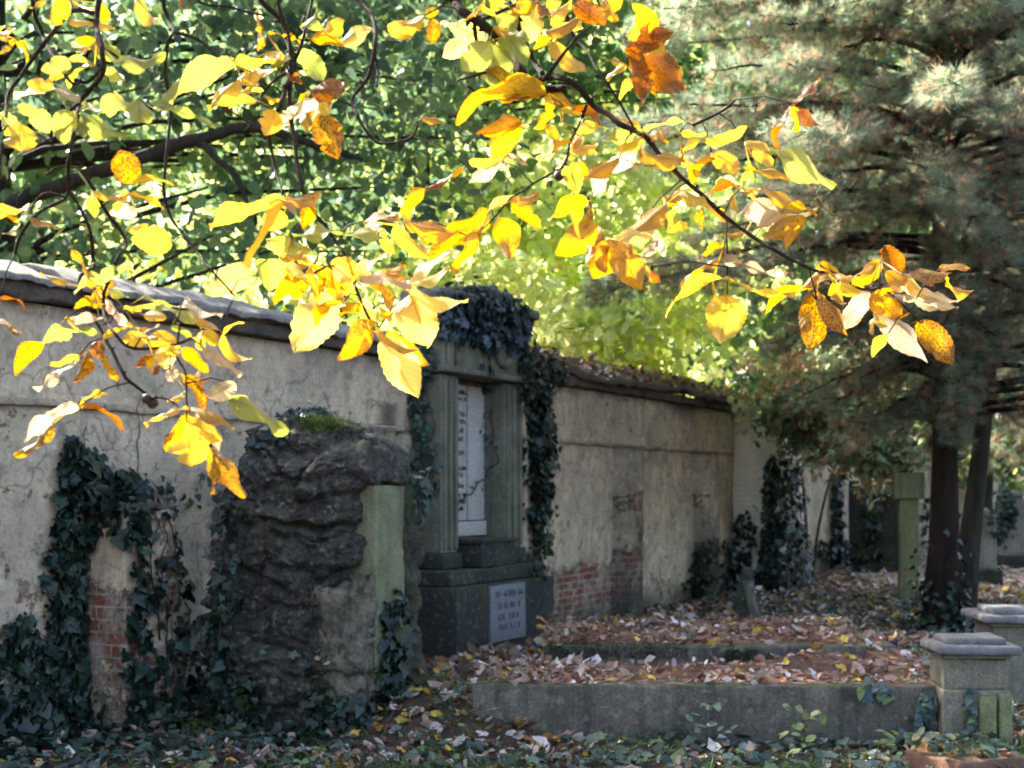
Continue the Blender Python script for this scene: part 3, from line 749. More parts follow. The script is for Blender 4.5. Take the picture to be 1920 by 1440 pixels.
IVY_COLS = [(.010, .024, .016), (.016, .034, .024), (.007, .016, .011), (.028, .05, .04), (.026, .042, .016)]
IVY_W = [4, 3, 4, 1.2, 1]
def ivy(label, blobs, size, loc=None, cols=IVY_COLS, w=IVY_W, stems=(), group='ivy growing on wall and stones', thick=.12, name='ivy_plant', ymin=0.):
    """blobs: (u, v, ru, rv, count) in photo pixels, dropped on whatever stone stands there"""
    P, A, Nn, S = [], [], [], []
    for (u, v, ru, rv, n) in blobs:
        for _ in range(int(n * 1.3)):
            a = rng.uniform(0, 2 * math.pi); r = math.sqrt(rng.uniform(0, 1)) * rng.uniform(.75, 1.1)
            h = hit_px(u + ru * r * math.cos(a), v + rv * r * math.sin(a))
            if h is None: continue
            p, nn = h
            if p.y < ymin: continue
            dist = (p - CAM).length
            off = rng.uniform(.008, thick) * (1 - .6 * r)
            p = p + nn * off
            side = nn.cross(Vector((0, 0, 1)))
            if side.length < .2: side = Vector((1, 0, 0))
            ax = Vector((0, 0, -1)) * rng.uniform(.3, 1) + side * rng.uniform(-.8, .8) + nn * rng.uniform(.0, .5)
            if nn.z > .7: ax = Vector((rng.uniform(-1, 1), rng.uniform(-1, 1), rng.uniform(-.2, .3)))
            m = nn + Vector((0, 0, .45)) + Vector(rng.normal(size=3)) * .5
            P.append(p); A.append(ax); Nn.append(m); S.append(size * min(1.5, .66 * math.exp(rng.normal() * .38)))
    P = np.array([tuple(p) for p in P]); loc = Vector(loc) if loc is not None else Vector((P[:, 0].mean(), P[:, 1].mean(), max(0, P[:, 2].min())))
    o = thing(name, label, 'ivy', loc, group)
    leaves('foliage', 'ivy', P, np.array([tuple(a) for a in A]), np.array([tuple(a) for a in Nn]), S, tints(len(P), cols, w, .3), M['ivy'], o)
    mb = MB()
    for st in stems:
        pts = []
        for k in range(len(st) * 3 - 2):
            a_, b_ = st[k // 3], st[min(k // 3 + 1, len(st) - 1)]; f_ = (k % 3) / 3
            u = a_[0] + (b_[0] - a_[0]) * f_ + rng.normal() * 6; v = a_[1] + (b_[1] - a_[1]) * f_
            h = hit_px(u, v)
            if h: pts.append(h[0] + h[1] * .015)
        if len(pts) > 1:
            c = curve_pts(pts, 5, .012); mb.tube(c, [.007 - .0045 * i / len(c) for i in range(len(c))], 6)
    if mb.v: mb.build('stem', M['stem'], o)
    return o

ivy('thick ivy column climbing the brick pier on the left', [(150, 930, 55, 110, 230), (130, 860, 32, 50, 70), (122, 1100, 45, 140, 330), (125, 1230, 45, 90, 200), (225, 920, 50, 45, 130), (240, 960, 30, 60, 90), (125, 1330, 70, 70, 200), (252, 1080, 16, 130, 70), (255, 1270, 24, 110, 70)], .085, stems=[[(110, 1390), (120, 1200), (130, 1000), (150, 850), (160, 800)], [(250, 1390), (255, 1200), (262, 1000), (250, 830), (262, 740)]])
ivy('low dark ivy spreading at the foot of the wall at the left edge', [(40, 1260, 70, 110, 260), (30, 1370, 80, 80, 280), (30, 1190, 25, 50, 30), (190, 1390, 80, 40, 140)], .075)
ivy('loose ivy and bare stems between the brick pier and the rock tombstone', [(310, 1150, 50, 120, 70), (370, 1240, 75, 90, 150), (300, 1340, 80, 50, 150), (300, 970, 36, 90, 26), (425, 1060, 26, 110, 70), (400, 1330, 70, 50, 150), (470, 1310, 40, 50, 45), (430, 940, 35, 45, 18), (350, 900, 60, 60, 10)], .08, stems=[[(310, 1390), (312, 1200), (305, 1050), (318, 930)], [(330, 1380), (340, 1150), (318, 1000), (290, 900)], [(360, 1380), (420, 1150), (440, 950)], [(300, 1200), (290, 1000), (330, 890)]], thick=.14)
ivy('sprigs of ivy round the mossy foot of the rock tombstone', [(660, 1340, 70, 40, 75), (730, 1290, 30, 70, 110), (735, 1180, 22, 80, 90), (620, 1330, 50, 40, 40), (560, 1390, 90, 25, 90), (740, 1370, 40, 40, 70), (585, 1290, 20, 30, 10)], .085)
ivy('pale ivy leaves on top of the rock tombstone beside its grass tuft', [(570, 775, 50, 14, 60), (520, 815, 28, 16, 30), (490, 850, 18, 30, 16)], .07, cols=[(.05, .075, .085), (.07, .095, .10), (.03, .05, .05)], w=[1, 1, 1])
ivy('heavy ivy cap hanging over the top of the niche tomb', [(905, 550, 85, 32, 260), (880, 590, 90, 30, 330), (905, 632, 45, 26, 110), (965, 600, 30, 60, 240), (840, 610, 40, 28, 80), (920, 525, 60, 18, 55), (912, 690, 8, 60, 18)], .09, thick=.10, cols=[(.025, .04, .046), (.045, .066, .078), (.012, .022, .02), (.075, .10, .12)], w=[4, 3, 3, 1.5])  # blue grey leaf tints carry the sky sheen as colour
ivy('dark curtain of ivy hanging down the right side of the niche tomb', [(1000, 720, 28, 90, 480), (1008, 830, 26, 80, 380), (1000, 930, 16, 90, 200), (1000, 1030, 16, 60, 90), (1030, 690, 28, 40, 90), (1026, 850, 10, 120, 50), (1020, 960, 12, 100, 40)], .085, thick=.17, stems=[[(1000, 1080), (1004, 900), (1010, 750), (990, 640)]])
ivy('thin trailing ivy on the dark left flank of the niche tomb', [(785, 760, 22, 80, 60), (800, 880, 28, 90, 55), (790, 680, 35, 40, 60), (780, 940, 16, 50, 14), (755, 640, 40, 25, 60)], .08, cols=[(.035, .06, .055), (.05, .09, .075), (.03, .07, .05)], w=[3, 2, 1], stems=[[(770, 960), (800, 880), (812, 800), (805, 660)], [(780, 920), (785, 800), (800, 650)]])
ivy('single ivy runners trailing across the white tablets in the niche', [(912, 750, 10, 40, 5), (905, 800, 12, 30, 5), (925, 840, 8, 40, 6), (900, 905, 22, 10, 6), (870, 930, 16, 10, 3)], .055, cols=[(.04, .09, .08), (.05, .08, .10)], w=[1, 1], stems=[[(855, 942), (880, 925), (905, 895), (925, 860), (918, 780), (912, 640)]], thick=.03)
ivy('dark ivy bush at the foot of the wall above the leaning stone', [(1345, 1070, 42, 65, 330), (1385, 1080, 30, 50, 160), (1290, 1110, 14, 30, 40), (1400, 1010, 20, 60, 90)], .10, thick=.45, ymin=14.6)
ivy('tall ivy pillar on the corner where the wall steps back', [(1462, 930, 26, 90, 380), (1468, 1040, 40, 75, 420), (1460, 1090, 45, 35, 160)], .12, thick=.4, ymin=15., stems=[[(1470, 1100), (1465, 960), (1470, 860)]])
ivy('ivy streaks hanging down the distant grey wall', [(1565, 970, 9, 80, 90), (1560, 1030, 40, 22, 120), (1635, 950, 16, 90, 150), (1600, 1035, 50, 18, 120), (1880, 960, 26, 60, 90), (1740, 980, 14, 60, 60)], .16, thick=.4)
ivy('ivy tufts spilling over the right end of the near grave kerb', [(1640, 1295, 30, 12, 22), (1735, 1310, 26, 14, 22), (1730, 1345, 30, 14, 26), (1700, 1380, 40, 20, 50), (1815, 1330, 10, 45, 22), (1790, 1395, 40, 14, 36)], .065, cols=[(.05, .08, .08), (.07, .11, .10), (.12, .16, .05)], w=[2, 2, 1])
# grass tuft on the rock
o = thing('grass_tuft', 'bright mossy grass tuft growing on top of the rock tombstone', 'grass tuft', hit_px(610, 800)[0])
P, A, N_ = [], [], []
for _ in range(1500):
    h = hit_px(610 + rng.normal() * 26, 792 + rng.normal() * 9)
    if h is None or h[0].y > 9.2: continue
    P.append(tuple(h[0] - Vector((0, 0, .01)))); A.append((rng.normal() * .6, rng.normal() * .6, rng.uniform(.3, 1.2))); N_.append(tuple(rng.normal(size=3)))
leaves('blades', 'blade', P, A, N_, rng.uniform(.03, .065, len(P)), tints(len(P), [(.07, .11, .025), (.10, .13, .04), (.05, .08, .02)], None), M['moss'], o)

# ------------------------------------------------------------------ litter and ground cover
def inside(x, y):
    """in front of the wall"""
    q = Vector((x, y, 0)) - W0
    return q.dot(WN) > .03
BRN = [(.30, .17, .12), (.39, .28, .22), (.47, .38, .33), (.19, .105, .07), (.58, .51, .48), (.54, .37, .06), (.32, .16, .06)]
BW = [3, 3, 2.6, 2.6, 2.3, 1.2, 1.4]
def scatter(n, xr, yr, dens, dz=(.004, .03), zmax=.75):
    P, Nn = [], []
    while len(P) < n:
        x, y = rng.uniform(*xr), rng.uniform(*yr)
        if not inside(x, y) or abs(x) > .46 * y + .5: continue
        if rng.random() > dens(x, y): continue
        z, nn = floor_z(x, y, zmax)
        if z > .47: continue
        P.append((x, y, z + rng.uniform(*dz))); Nn.append(tuple(nn))
    return np.array(P), np.array(Nn)
def lay(name, kind, P, Nn, size, cols, w, mat, tilt=.45, vary=.3):
    n = len(P); th = rng.uniform(0, 2 * math.pi, n)
    ax = np.stack([np.cos(th), np.sin(th), rng.normal(size=n) * tilt * .6], 1)
    return leaves(name, kind, P, ax, Nn + rng.normal(size=(n, 3)) * tilt, np.clip(np.exp(rng.normal(size=n) * .38) * .88, .35, 1.7) * size, tints(n, cols, w, vary), mat)
def dens_litter(x, y):
    n = .5 + .7 * noise.noise(Vector((x * 1.1, y * 1.1, 5)))
    if -.1 < x < 2.9 and 7.5 < y < 11.2: n = .40 + .3 * noise.noise(Vector((x * 2, y * 2, 5)))
    if -1.0 < x < .3 and 8.5 < y < 11: n = 1.
    if 1.2 < x < 4 and 11 < y < 14.5: n = .95
    if y < 7.6: n *= .6
    if -1.1 < x < .5 and 6.9 < y < 9.2: n = 1.3
    return n
P, Nn = scatter(14500, (-4, 9), (6.3, 19), dens_litter)
o = lay('fallen_leaves', 'curl', P, Nn, .064, BRN, BW, M['litter'], .55); tag(o, 'brown and yellow fallen leaves strewn over ground and graves', 'fallen leaves', kind='stuff')
# heaps against the tomb plinth
P = []
for _ in range(1500):
    x = rng.normal() * .38 - .15; y = 10.35 + rng.normal() * .5 + .35 * x
    if not inside(x, y): continue
    z, nn = floor_z(x, y)
    if z > .2: continue
    P.append((x, y, z + rng.uniform(0, .10) * math.exp(-((x + .1) / .5) ** 2)))
P = np.array(P)
o = lay('leaf_drift', 'curl', P, np.tile([0, 0, 1.], (len(P), 1)), .09, BRN, BW, M['litter'], .7); tag(o, 'drift of dry brown leaves heaped before the niche tomb', 'fallen leaves', kind='stuff')
# sparse large pale leaves that read one by one, on the graves and in front
# far litter: lighter, on the path and under the trees
P, Nn = scatter(7500, (2, 18), (14, 40), lambda x, y: .9, zmax=.5)
o = lay('distant_fallen_leaves', 'curl', P, Nn, .09, BRN + [(.5, .45, .4)], BW + [2], M['litter'], .4); tag(o, 'pale fallen leaves covering the path and ground under the conifers', 'fallen leaves', kind='stuff')
# ground ivy
def dens_cover(x, y):
    n = .35 + .9 * noise.noise(Vector((x * .9, y * .9, 15)))
    if y < 7.5: n = .9 if x < 1.5 else .8
    if y < 8.0 and x < .3: n = max(n, .6)
    if x < -1.2 and y < 9: n = 1
    if 7.5 < y < 11.2 and -.25 < x < 2.8: n = -.1
    if 11 < y < 17 and x > 2: n = .5 + .6 * noise.noise(Vector((x * .9, y * .9, 15)))
    if -.9 < x < .4 and 7.1 < y < 9: n *= .35
    return n
P, Nn = scatter(9000, (-4, 8), (6.3, 18), dens_cover, (.01, .07))
o = lay('ground_ivy', 'ivy', P, Nn, .062, [(.045, .08, .065), (.07, .115, .085), (.12, .17, .07), (.03, .055, .042), (.09, .13, .12)], [3, 3, 1.2, 2, 1.2], M['cover'], .4); tag(o, 'small ground ivy and weeds carpeting the earth before the graves', 'ground ivy', kind='stuff')
P, Nn = scatter(5200, (-2, 4), (6.3, 8.6), lambda x, y: .25 + 1.1 * noise.noise(Vector((x * 1.6 + 4, y * 1.6, 25))) if not (y > 7.5 and -.25 < x < 2.6) else 0, (.0, .06))
n = len(P)
leaves_o = leaves('low_grass', 'blade', P, np.stack([rng.normal(size=n) * .7, rng.normal(size=n) * .7, rng.uniform(.15, .9, n)], 1), rng.normal(size=(n, 3)), rng.uniform(.03, .09, n), tints(n, [(.07, .12, .03), (.10, .15, .05), (.05, .08, .04)], None), M['moss'])
tag(leaves_o, 'short green moss and weeds in the leaf litter', 'grass', kind='stuff')
# dropped pine needles on the grave beds
P, Nn = scatter(9000, (-.3, 3.4), (7.5, 11.3), lambda x, y: .45 + .6 * noise.noise(Vector((x * 1.7, y * 1.7, 33))), (.002, .016))
n = len(P); th = rng.uniform(0, 6.28, n)
o = leaves('needle_litter', 'blade', P, np.stack([np.cos(th), np.sin(th), rng.normal(size=n) * .15], 1), np.tile([0, 0, 1.], (n, 1)), rng.uniform(.05, .11, n), tints(n, [(.30, .14, .08), (.40, .20, .12), (.20, .09, .05), (.42, .28, .2)], None), M['litter'], wscale=np.full(n, .5))
tag(o, 'red brown pine needles matted over the graves', 'needle litter', kind='stuff')
# dark moss on the second grave's edge
P = []
for (u0, u1, v0, v1, n) in ((1015, 1290, 1208, 1234, 1400), (1360, 1420, 1222, 1245, 400), (1420, 1450, 1226, 1240, 80), (1240, 1300, 1380, 1400, 100)):
    for _ in range(n):
        h = hit_px(rng.uniform(u0, u1), rng.uniform(v0, v1) if rng.random() < .8 else v0)
        if h: P.append(tuple(h[0] + h[1] * .004))
P = np.array(P); n = len(P)
o = leaves('moss_cushion', 'blade', P, rng.normal(size=(n, 3)) + np.array([0, -.6, .5]), rng.normal(size=(n, 3)), rng.uniform(.02, .05, n), tints(n, [(.018, .028, .012), (.03, .045, .014), (.07, .10, .02)], [4, 3, .6]), M['moss'])
tag(o, 'dark moss along the edge of the second grave kerb', 'moss', kind='stuff')
# moss / leaves on the rough coping
P, Nn = [], []
for _ in range(1500):
    s = rng.uniform(5.8, 14.2); d = rng.uniform(-.5, .16); q = WF(s, d, 0); z, nn = None, None
    loc, nor, i, dist = BV.ray_cast(Vector((q.x, q.y, 3.2)), Vector((0, 0, -1)))
    if loc is None or loc.z < 2.6 or loc.z > 2.98: continue
    P.append(tuple(loc + Vector((0, 0, rng.uniform(.0, .05))))); Nn.append((0, 0, 1))
o = lay('coping_leaves', 'curl', np.array(P), np.array(Nn), .085, BRN + [(.5, .36, .1)], BW + [3], M['litter'], .6); tag(o, 'golden dry leaves lying along the rough wall coping', 'fallen leaves', kind='stuff')

# weedy saplings in front of the kerb
def sapling(label, u, vb, Y, h, n, cols):
    b = at(u, vb, Y); b.z = gz(b.x, b.y)
    o = thing('young_sapling', label, 'sapling', b, 'young plants before the grave kerb'); mb = MB()
    pts = [b + Vector((.015 * math.sin(k * 1.3), .01 * k, h * k / 6)) for k in range(7)]
    mb.tube(pts, [.004] * 7, 5); mb.build('stem', M['stem'], o)
    P, A, N_ = [], [], []
    for k in range(n):
        t = .25 + .75 * k / n; p = b + Vector((0, 0, h * t)); a = rng.uniform(0, 6.28)
        for m in range(3):
            d = Vector((math.cos(a), math.sin(a) * .8, rng.uniform(-.1, .35))); q = p + d * (.03 + .04 * m) * (1.2 - .5 * t); 
            P.append(tuple(q)); A.append(tuple(d + Vector(rng.normal(size=3)) * .5)); N_.append(tuple(Vector((0, -.3, 1)) + Vector(rng.normal(size=3)) * .3))
    leaves('foliage', 'oval', P, A, N_, rng.uniform(.045, .075, len(P)), tints(len(P), cols, None), M['cover'], o)
sapling('small sapling with yellow green leaf pairs before the grave kerb', 1512, 1392, 7.3, .27, 9, [(.22, .27, .10), (.28, .30, .14)])
sapling('bluish leafed seedling left of the yellow green sapling', 1335, 1398, 7.35, .30, 8, [(.09, .15, .11), (.13, .19, .12)])
sapling('low yellow leafed seedling by the pedestal foot', 1690, 1412, 7.1, .14, 8, [(.28, .26, .08), (.16, .22, .10)])
# ------------------------------------------------------------------ trees behind the wall
def tree(label, base, h, r, crowns, cols, w, size, name='lime_tree', group='broadleaf trees behind the wall', lean=(0, 0), barkm='limebark', extra=None, keep=None, mat=None):
    b = Vector((base[0], base[1], 0)); o = thing(name, label, 'tree', b, group)
    pts = [b + Vector((lean[0] * t + .12 * math.sin(t * 5 + base[0]), lean[1] * t, h * t - .1)) for t in np.linspace(0, 1, 10)]
    mb = MB(); mb.tube(pts, [r * (1.35 if i == 0 else 1) * (1 - .075 * i) for i in range(10)], 12); mb.build('trunk', M[barkm], o)
    lm = MB()
    for k, (c, rad, ncl, per, spread, shell) in enumerate(crowns):
        cs = crown_leaves('crown', c, rad, ncl, per, spread, size, cols, w, o, shell=shell, keep=keep, mat=mat)
        limbs(lm, pts[3:], r, cs[::4], r * .17)
    if extra:
        for (p, rr) in extra: lm.tube(curve_pts(p, 6, .03), list(np.linspace(rr[0], rr[1], (len(p) - 1) * 6 + 1)), 10)
    if lm.v: lm.build('limb', M[barkm], o)
    return o
DG = [(.05, .095, .055), (.065, .12, .05), (.10, .16, .055), (.04, .075, .055), (.24, .28, .08)]
MG = [(.09, .16, .06), (.14, .22, .06), (.22, .28, .06), (.06, .12, .06)]
YG = [(.42, .48, .15), (.50, .52, .21), (.33, .41, .12), (.54, .48, .16), (.22, .30, .09)]
def behind(m=.5):
    return lambda p: (Vector(p) - W0).dot(WN) < -m or p[2] > 4.2
tree('dark green broadleaf tree filling the upper left behind the wall', (-5.0, 12.6), 8.5, .24,
     [((-4.2, 12.6, 5.2), (2.9, 1.6, 2.9), 105, 42, .34, .3), ((-1.9, 13.6, 5.9), (2.3, 1.5, 2.2), 62, 40, .34, .3), ((-4.4, 12.6, 8.6), (3.0, 1.8, 1.2), 40, 46, .42, .2)], DG, [3, 3, 2.4, 2, .8], .165,
     extra=[([at(-260, 520, 12.2), at(60, 370, 11.9), at(240, 305, 11.8), at(370, 262, 11.8), at(470, 238, 11.9), at(560, 262, 12.0), at(680, 300, 12.2)], (.085, .03)), ([at(370, 262, 11.8), at(440, 330, 11.7), at(480, 420, 11.6)], (.04, .015))], keep=behind())
tree('mid green tree behind the niche tomb, leaves hanging in the gap', (-1.4, 18.2), 10, .2,
     [((-.9, 17.6, 6.7), (2.6, 1.5, 2.1), 62, 42, .42, .3), ((-1.2, 17.6, 9.4), (3.2, 1.8, 1.5), 55, 42, .45, .2), ((2.2, 18.0, 7.8), (1.9, 1.2, 1.7), 60, 42, .40, .2)], MG, [3, 3, 1.5, 2], .19, keep=behind())
tree('bright yellow green tree glowing in sun over the middle of the wall', (.7, 19.0), 6.8, .13,
     [((1.1, 18.3, 4.9), (2.8, 1.4, 2.0), 105, 34, .36, .2), ((2.2, 18.9, 3.6), (1.9, 1.2, 1.1), 30, 34, .34, .2)], YG, [3, 3, 2, 1.3, 1], .22, name='sapling_tree', keep=behind(), mat=M['glow'])
tree('low yellow leafed bush glowing just behind the wall at the tomb', (-.9, 14.6), 4.2, .07,
     [((-.5, 14.6, 3.5), (1.2, .8, .8), 26, 34, .26, .2), ((.9, 16.4, 3.4), (1.1, .7, .6), 22, 34, .26, .2)], YG, [3, 3, 2, 1.3, 1], .17, name='sapling_tree', keep=behind(.4), mat=M['glow'])
tree('yellow bush behind the wall under the dark green tree', (-4.4, 14.8), 4.6, .07,
     [((-3.6, 14.8, 3.9), (1.8, 1., 1.1), 42, 34, .3, .2)], YG, [3, 2, 2, 3, 1], .16, name='sapling_tree', mat=M['glow'])
# further row, seen through gaps
for i, (x, y, h, c, lab) in enumerate([(-9, 24, 13, MG, 'distant green tree at the far left seen through leaves'), (-3.5, 27, 14, YG, 'distant sunlit tree straight behind the dark green tree'), (1.8, 28, 14.5, YG, 'distant sunlit tree behind the yellow green tree'), (6.2, 29, 15, MG, 'distant green tree behind the conifer on its left side'), (11.5, 31, 15, DG, 'distant dark tree at the right behind the conifers'), (16, 33, 12, DG, 'distant dark tree outermost at the right')]):
    tree(lab, (x, y), h * .8, .2, [((x, y, h * .52), (3.6, 2.4, h * .44), 170, 34, .55, .2)], c, None, .30, name='woodland_tree', group='distant trees beyond the wall')
# far wood as one mass
cs, P, idx = clump_points((2, 48, 9), (32, 3, 12), 900, 26, 1.1, .0)
n = len(P)
o = leaves('distant_wood', 'oval', P, rng.normal(size=(n, 3)), rng.normal(size=(n, 3)) + np.array([0, -.3, .5]), rng.uniform(.5, .9, n), tints(n, DG + MG, None), M['crown'])
tag(o, 'far green wood closing the view behind all the trees', 'wood', kind='stuff')

# ------------------------------------------------------------------ mixed bush overhanging the wall end
o = thing('overhanging_bush', 'glossy bush with green and russet leaves overhanging the wall end', 'bush', (4.6, 18.2, 0))
mb = MB(); 
for k in range(3):
    a = .4 + k * 1.0; p0 = Vector((4.45 + .1 * math.cos(a), 19.4 + .1 * math.sin(a), 0)); mb.tube(curve_pts([p0, p0 + Vector((.2 * math.cos(a), .15 * math.sin(a), 1.2)), p0 + Vector((.9 * math.cos(a) - .3, .6 * math.sin(a) - .4, 2.3)), p0 + Vector((1.4 * math.cos(a) - .5, .8 * math.sin(a) - .7, 2.6))], 5, .02), list(np.linspace(.028, .006, 16)), 7)
mb.build('stem', M['greybark'], o)
BC = [(.15, .22, .12), (.30, .37, .22), (.07, .11, .07), (.38, .15, .09), (.46, .26, .18), (.46, .48, .28)]
for c_, r_, n_ in (((3.75, 17.5, 2.85), (.6, .7, .5), 34), ((4.45, 17.4, 2.35), (.85, .7, .6), 52), ((4.7, 17.8, 3.1), (1.05, .7, .5), 44), ((5.05, 17.6, 1.95), (.5, .5, .4), 22)):
    crown_leaves('crown', c_, r_, n_, 34, .2, .125, BC, [3, 3, 3, 1.5, 1.2, 1.6], o, shell=.3)

# ------------------------------------------------------------------ conifers
def conifer(label, base, lean, h, r, boughs, L, z0, bark_, seed, cols, w, roots=False, bias=None):
    rr = random.Random(seed); b = Vector((base[0], base[1], 0)); o = thing('pine_tree', label, 'tree', b, 'conifers at the right')
    pts = [b + Vector((lean[0] * t + .03 * math.sin(t * 9), lean[1] * t, h * t - .1)) for t in np.linspace(0, 1, 12)]
    mb = MB(); mb.tube(pts, [r * (1.6 if i == 0 else 1.12 if i == 1 else 1) * (1 - .07 * i) for i in range(12)], 14); mb.build('trunk', M[bark_], o)
    lm = MB(); P, A, US = [], [], []; tw = []
    for k in range(boughs):
        t = (k + .5) / boughs; z = z0 + (h - z0) * t ** 1.1 * .97
        a = bias(rr, k) if bias else rr.uniform(0, 2 * math.pi)
        l = L * (1 - .45 * max(0, t - .45) / .55) * rr.uniform(.6, 1.1)
        p0 = b + Vector((lean[0], lean[1], 0)) * (z / h) + Vector((0, 0, z)); d = Vector((math.cos(a), math.sin(a), 0))
        if z < 3.9 and math.cos(a) < .35: l *= .42 + .25 * max(0, (z - 2.9))
        droop = rr.uniform(.10, .32)
        bp = [p0, p0 + d * l * .35 + Vector((0, 0, .10)), p0 + d * l * .7 + Vector((rr.uniform(-.1, .1), 0, .02 - droop * .5)), p0 + d * l + Vector((0, 0, -droop * 1.2))]
        c = curve_pts(bp, 6, .03); lm.tube(c, list(np.linspace(.035, .007, len(c))), 6)
        for j in range(int(42 * l)):
            u_ = rr.uniform(.18, 1) ** .8; q = c[min(int(u_ * (len(c) - 1)), len(c) - 1)]
            side = Vector((-d.y, d.x, 0)) * rr.choice((-1, 1)); sp = rr.uniform(.0, .55) * (1.15 - .75 * u_) * min(1, l / 1.5) + .02
            v_ = (d * rr.uniform(.3, 1) + side * rr.uniform(.2, 1)).normalized()
            p = q + v_ * sp + Vector((0, 0, rr.uniform(-.16, .08)))
            if j % 4 == 0: tw.append((q, p))
            for m in range(3):
                US.append(u_ - .08 * m); P.append(tuple(p - v_ * .05 * m + Vector((rr.uniform(-.03, .03), rr.uniform(-.03, .03), rr.uniform(-.03, .03))))); A.append(tuple(v_ + Vector((rr.uniform(-.4, .4), rr.uniform(-.4, .4), rr.uniform(-.4, .5)))))
    for q, p in tw: lm.tube([q, p], [.006, .003], 4, False)
    lm.build('limb', M[bark_], o)
    n = len(P); uu = np.array(US)[:, None]
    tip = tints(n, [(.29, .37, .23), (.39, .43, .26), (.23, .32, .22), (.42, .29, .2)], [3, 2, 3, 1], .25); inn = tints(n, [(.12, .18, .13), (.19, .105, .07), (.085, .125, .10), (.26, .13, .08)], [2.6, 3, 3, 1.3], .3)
    k_ = np.clip((uu - .35) / .5, 0, 1) * rng.uniform(.2, 1, (n, 1)) * (.35 + .65 * np.clip((np.array(P)[:, 2:3] - 3.) / 2.5, 0, 1))  # inner needles brown with age; outward and upward pallor is painted sunlight
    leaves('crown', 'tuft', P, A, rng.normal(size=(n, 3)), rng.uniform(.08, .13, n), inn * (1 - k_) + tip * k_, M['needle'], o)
    return o
PC = [(.15, .21, .16), (.21, .28, .18), (.33, .38, .20), (.30, .17, .12), (.10, .15, .12)]
conifer('pine with a straight red brown trunk on the right, grey green needles', (4.46, 13.3), (.06, .0), 11, .15, 210, 3.4, 2.15, 'redbark', 3, PC, [3, 3, 1.8, 1.5, 2], bias=lambda r_, k: r_.choice((r_.uniform(2.2, 5.2), r_.uniform(0, 6.28), r_.uniform(3.4, 5.6), r_.uniform(2.8, 4.6), r_.uniform(4.0, 5.7))))
conifer('second conifer with a leaning grey trunk just behind the red one', (5.2, 14.9), (1.3, .4), 10.5, .12, 130, 3.0, 2.2, 'greybark', 8, PC, [3, 2, 1, 1.8, 3])
conifer('slim dark conifer at the right edge beside the path', (8.4, 19.5), (.1, .0), 12, .2, 110, 3.2, 2.0, 'redbark', 12, PC, [2, 2, 1, 1.8, 3])
# ivy round the foot of the red trunk
ov = []
P, A, N_ = [], [], []
for _ in range(300):
    a = rng.uniform(0, 6.28); z = abs(rng.normal()) * .42; d = Vector((math.cos(a), math.sin(a), 0)); rad = .2 + rng.uniform(0, .10) + (.12 if z < .12 else 0)
    P.append(tuple(Vector((4.46, 13.3, z)) + d * rad)); A.append(tuple(Vector((rng.normal() * .5, rng.normal() * .5, -.6)) + d * .3)); N_.append(tuple(d + Vector((0, 0, .5)) + Vector(rng.normal(size=3)) * .3))
o = thing('ivy_plant', 'dark ivy clinging to the foot of the red brown pine trunk', 'ivy', (4.46, 13.3, 0), 'ivy growing on wall and stones')
leaves('foliage', 'ivy', P, A, N_, rng.uniform(.05, .085, len(P)), tints(len(P), IVY_COLS, IVY_W), M['ivy'], o)
# ------------------------------------------------------------------ the hickory whose boughs hang into view
COL = dict(Y=(.70, .48, .075), G=(.33, .37, .075), O=(.62, .36, .045), B=(.26, .085, .018), P=(.52, .41, .26), D=(.56, .33, .028), W=(.86, .69, .19))  # W: yellow leaf with full sun put into its tint
SP = dict(Y=.25, G=.05, O=.55, B=.9, P=.35, D=1.0, W=.1)
LEAF = {}
LEAF[(0, 0)] = """380 0 300 140 90 O;560 20 600 145 70 O;440 30 520 50 30 O;390 120 635 160 30 Y;80 220 150 345 50 O;60 260 0 300 30 O;540 230 410 250 70 O;770 -10 885 125 85 Y
665 350 920 310 85 G;585 395 700 455 70 G;655 340 510 270 100 G;400 350 240 395 90 G;300 470 155 465 75 Y;280 500 85 545 40 P;290 500 440 570 45 P;530 375 340 385 30 G
0 640 100 690 60 G;100 600 230 640 60 G;110 695 115 845 170 Y;180 620 295 745 95 G;380 620 360 805 130 G;450 630 720 748 80 G;480 560 570 615 45 G;640 530 620 655 115 G
640 520 790 590 60 G;780 560 780 685 140 G;850 570 970 600 40 G;870 610 1180 700 55 G;1310 345 1080 350 65 G;1330 375 975 585 125 G;1590 330 1320 360 70 Y;1390 410 1180 600 105 Y
1490 300 1575 300 28 Y;1550 375 1610 310 60 G;1410 400 1410 495 80 Y;1420 378 1550 385 28 Y;1365 520 1480 515 45 Y;1460 570 1295 605 45 Y;1500 555 1570 560 35 Y;1680 285 1810 445 115 G
1690 150 1860 205 65 G;1750 220 1925 255 75 O;1830 195 1930 125 90 Y;1750 510 1930 500 130 B;1550 625 1490 755 120 Y;1790 580 1560 715 85 P;1800 580 1850 645 60 Y;1700 540 1740 725 115 O
1790 640 1900 885 150 D;1620 440 1700 470 40 B;1440 80 1470 265 40 P;1472 170 1460 275 34 O;1510 190 1680 235 40 O;740 1030 675 850 150 D;740 1040 965 1045 55 Y;725 1090 525 1070 55 Y
735 1100 910 1170 52 Y;540 1110 535 1220 80 Y;440 1100 530 1130 25 P;770 1200 615 1200 75 P;965 1370 745 1345 150 Y;720 1290 830 1260 50 Y;150 1180 -5 1235 42 Y;170 1220 335 1280 35 O
100 1250 15 1310 40 P;1610 1120 1800 1080 75 O;1600 1145 1200 1275 80 Y;1600 1200 1510 1295 110 Y;1510 1140 1660 1200 60 P;1740 1150 1700 1285 90 O;1650 1325 1925 1315 50 G;1500 1350 1740 1410 110 G
-10 190 60 170 60 Y;470 300 420 240 45 P;250 0 170 40 40 O;1010 0 1030 40 30 B"""
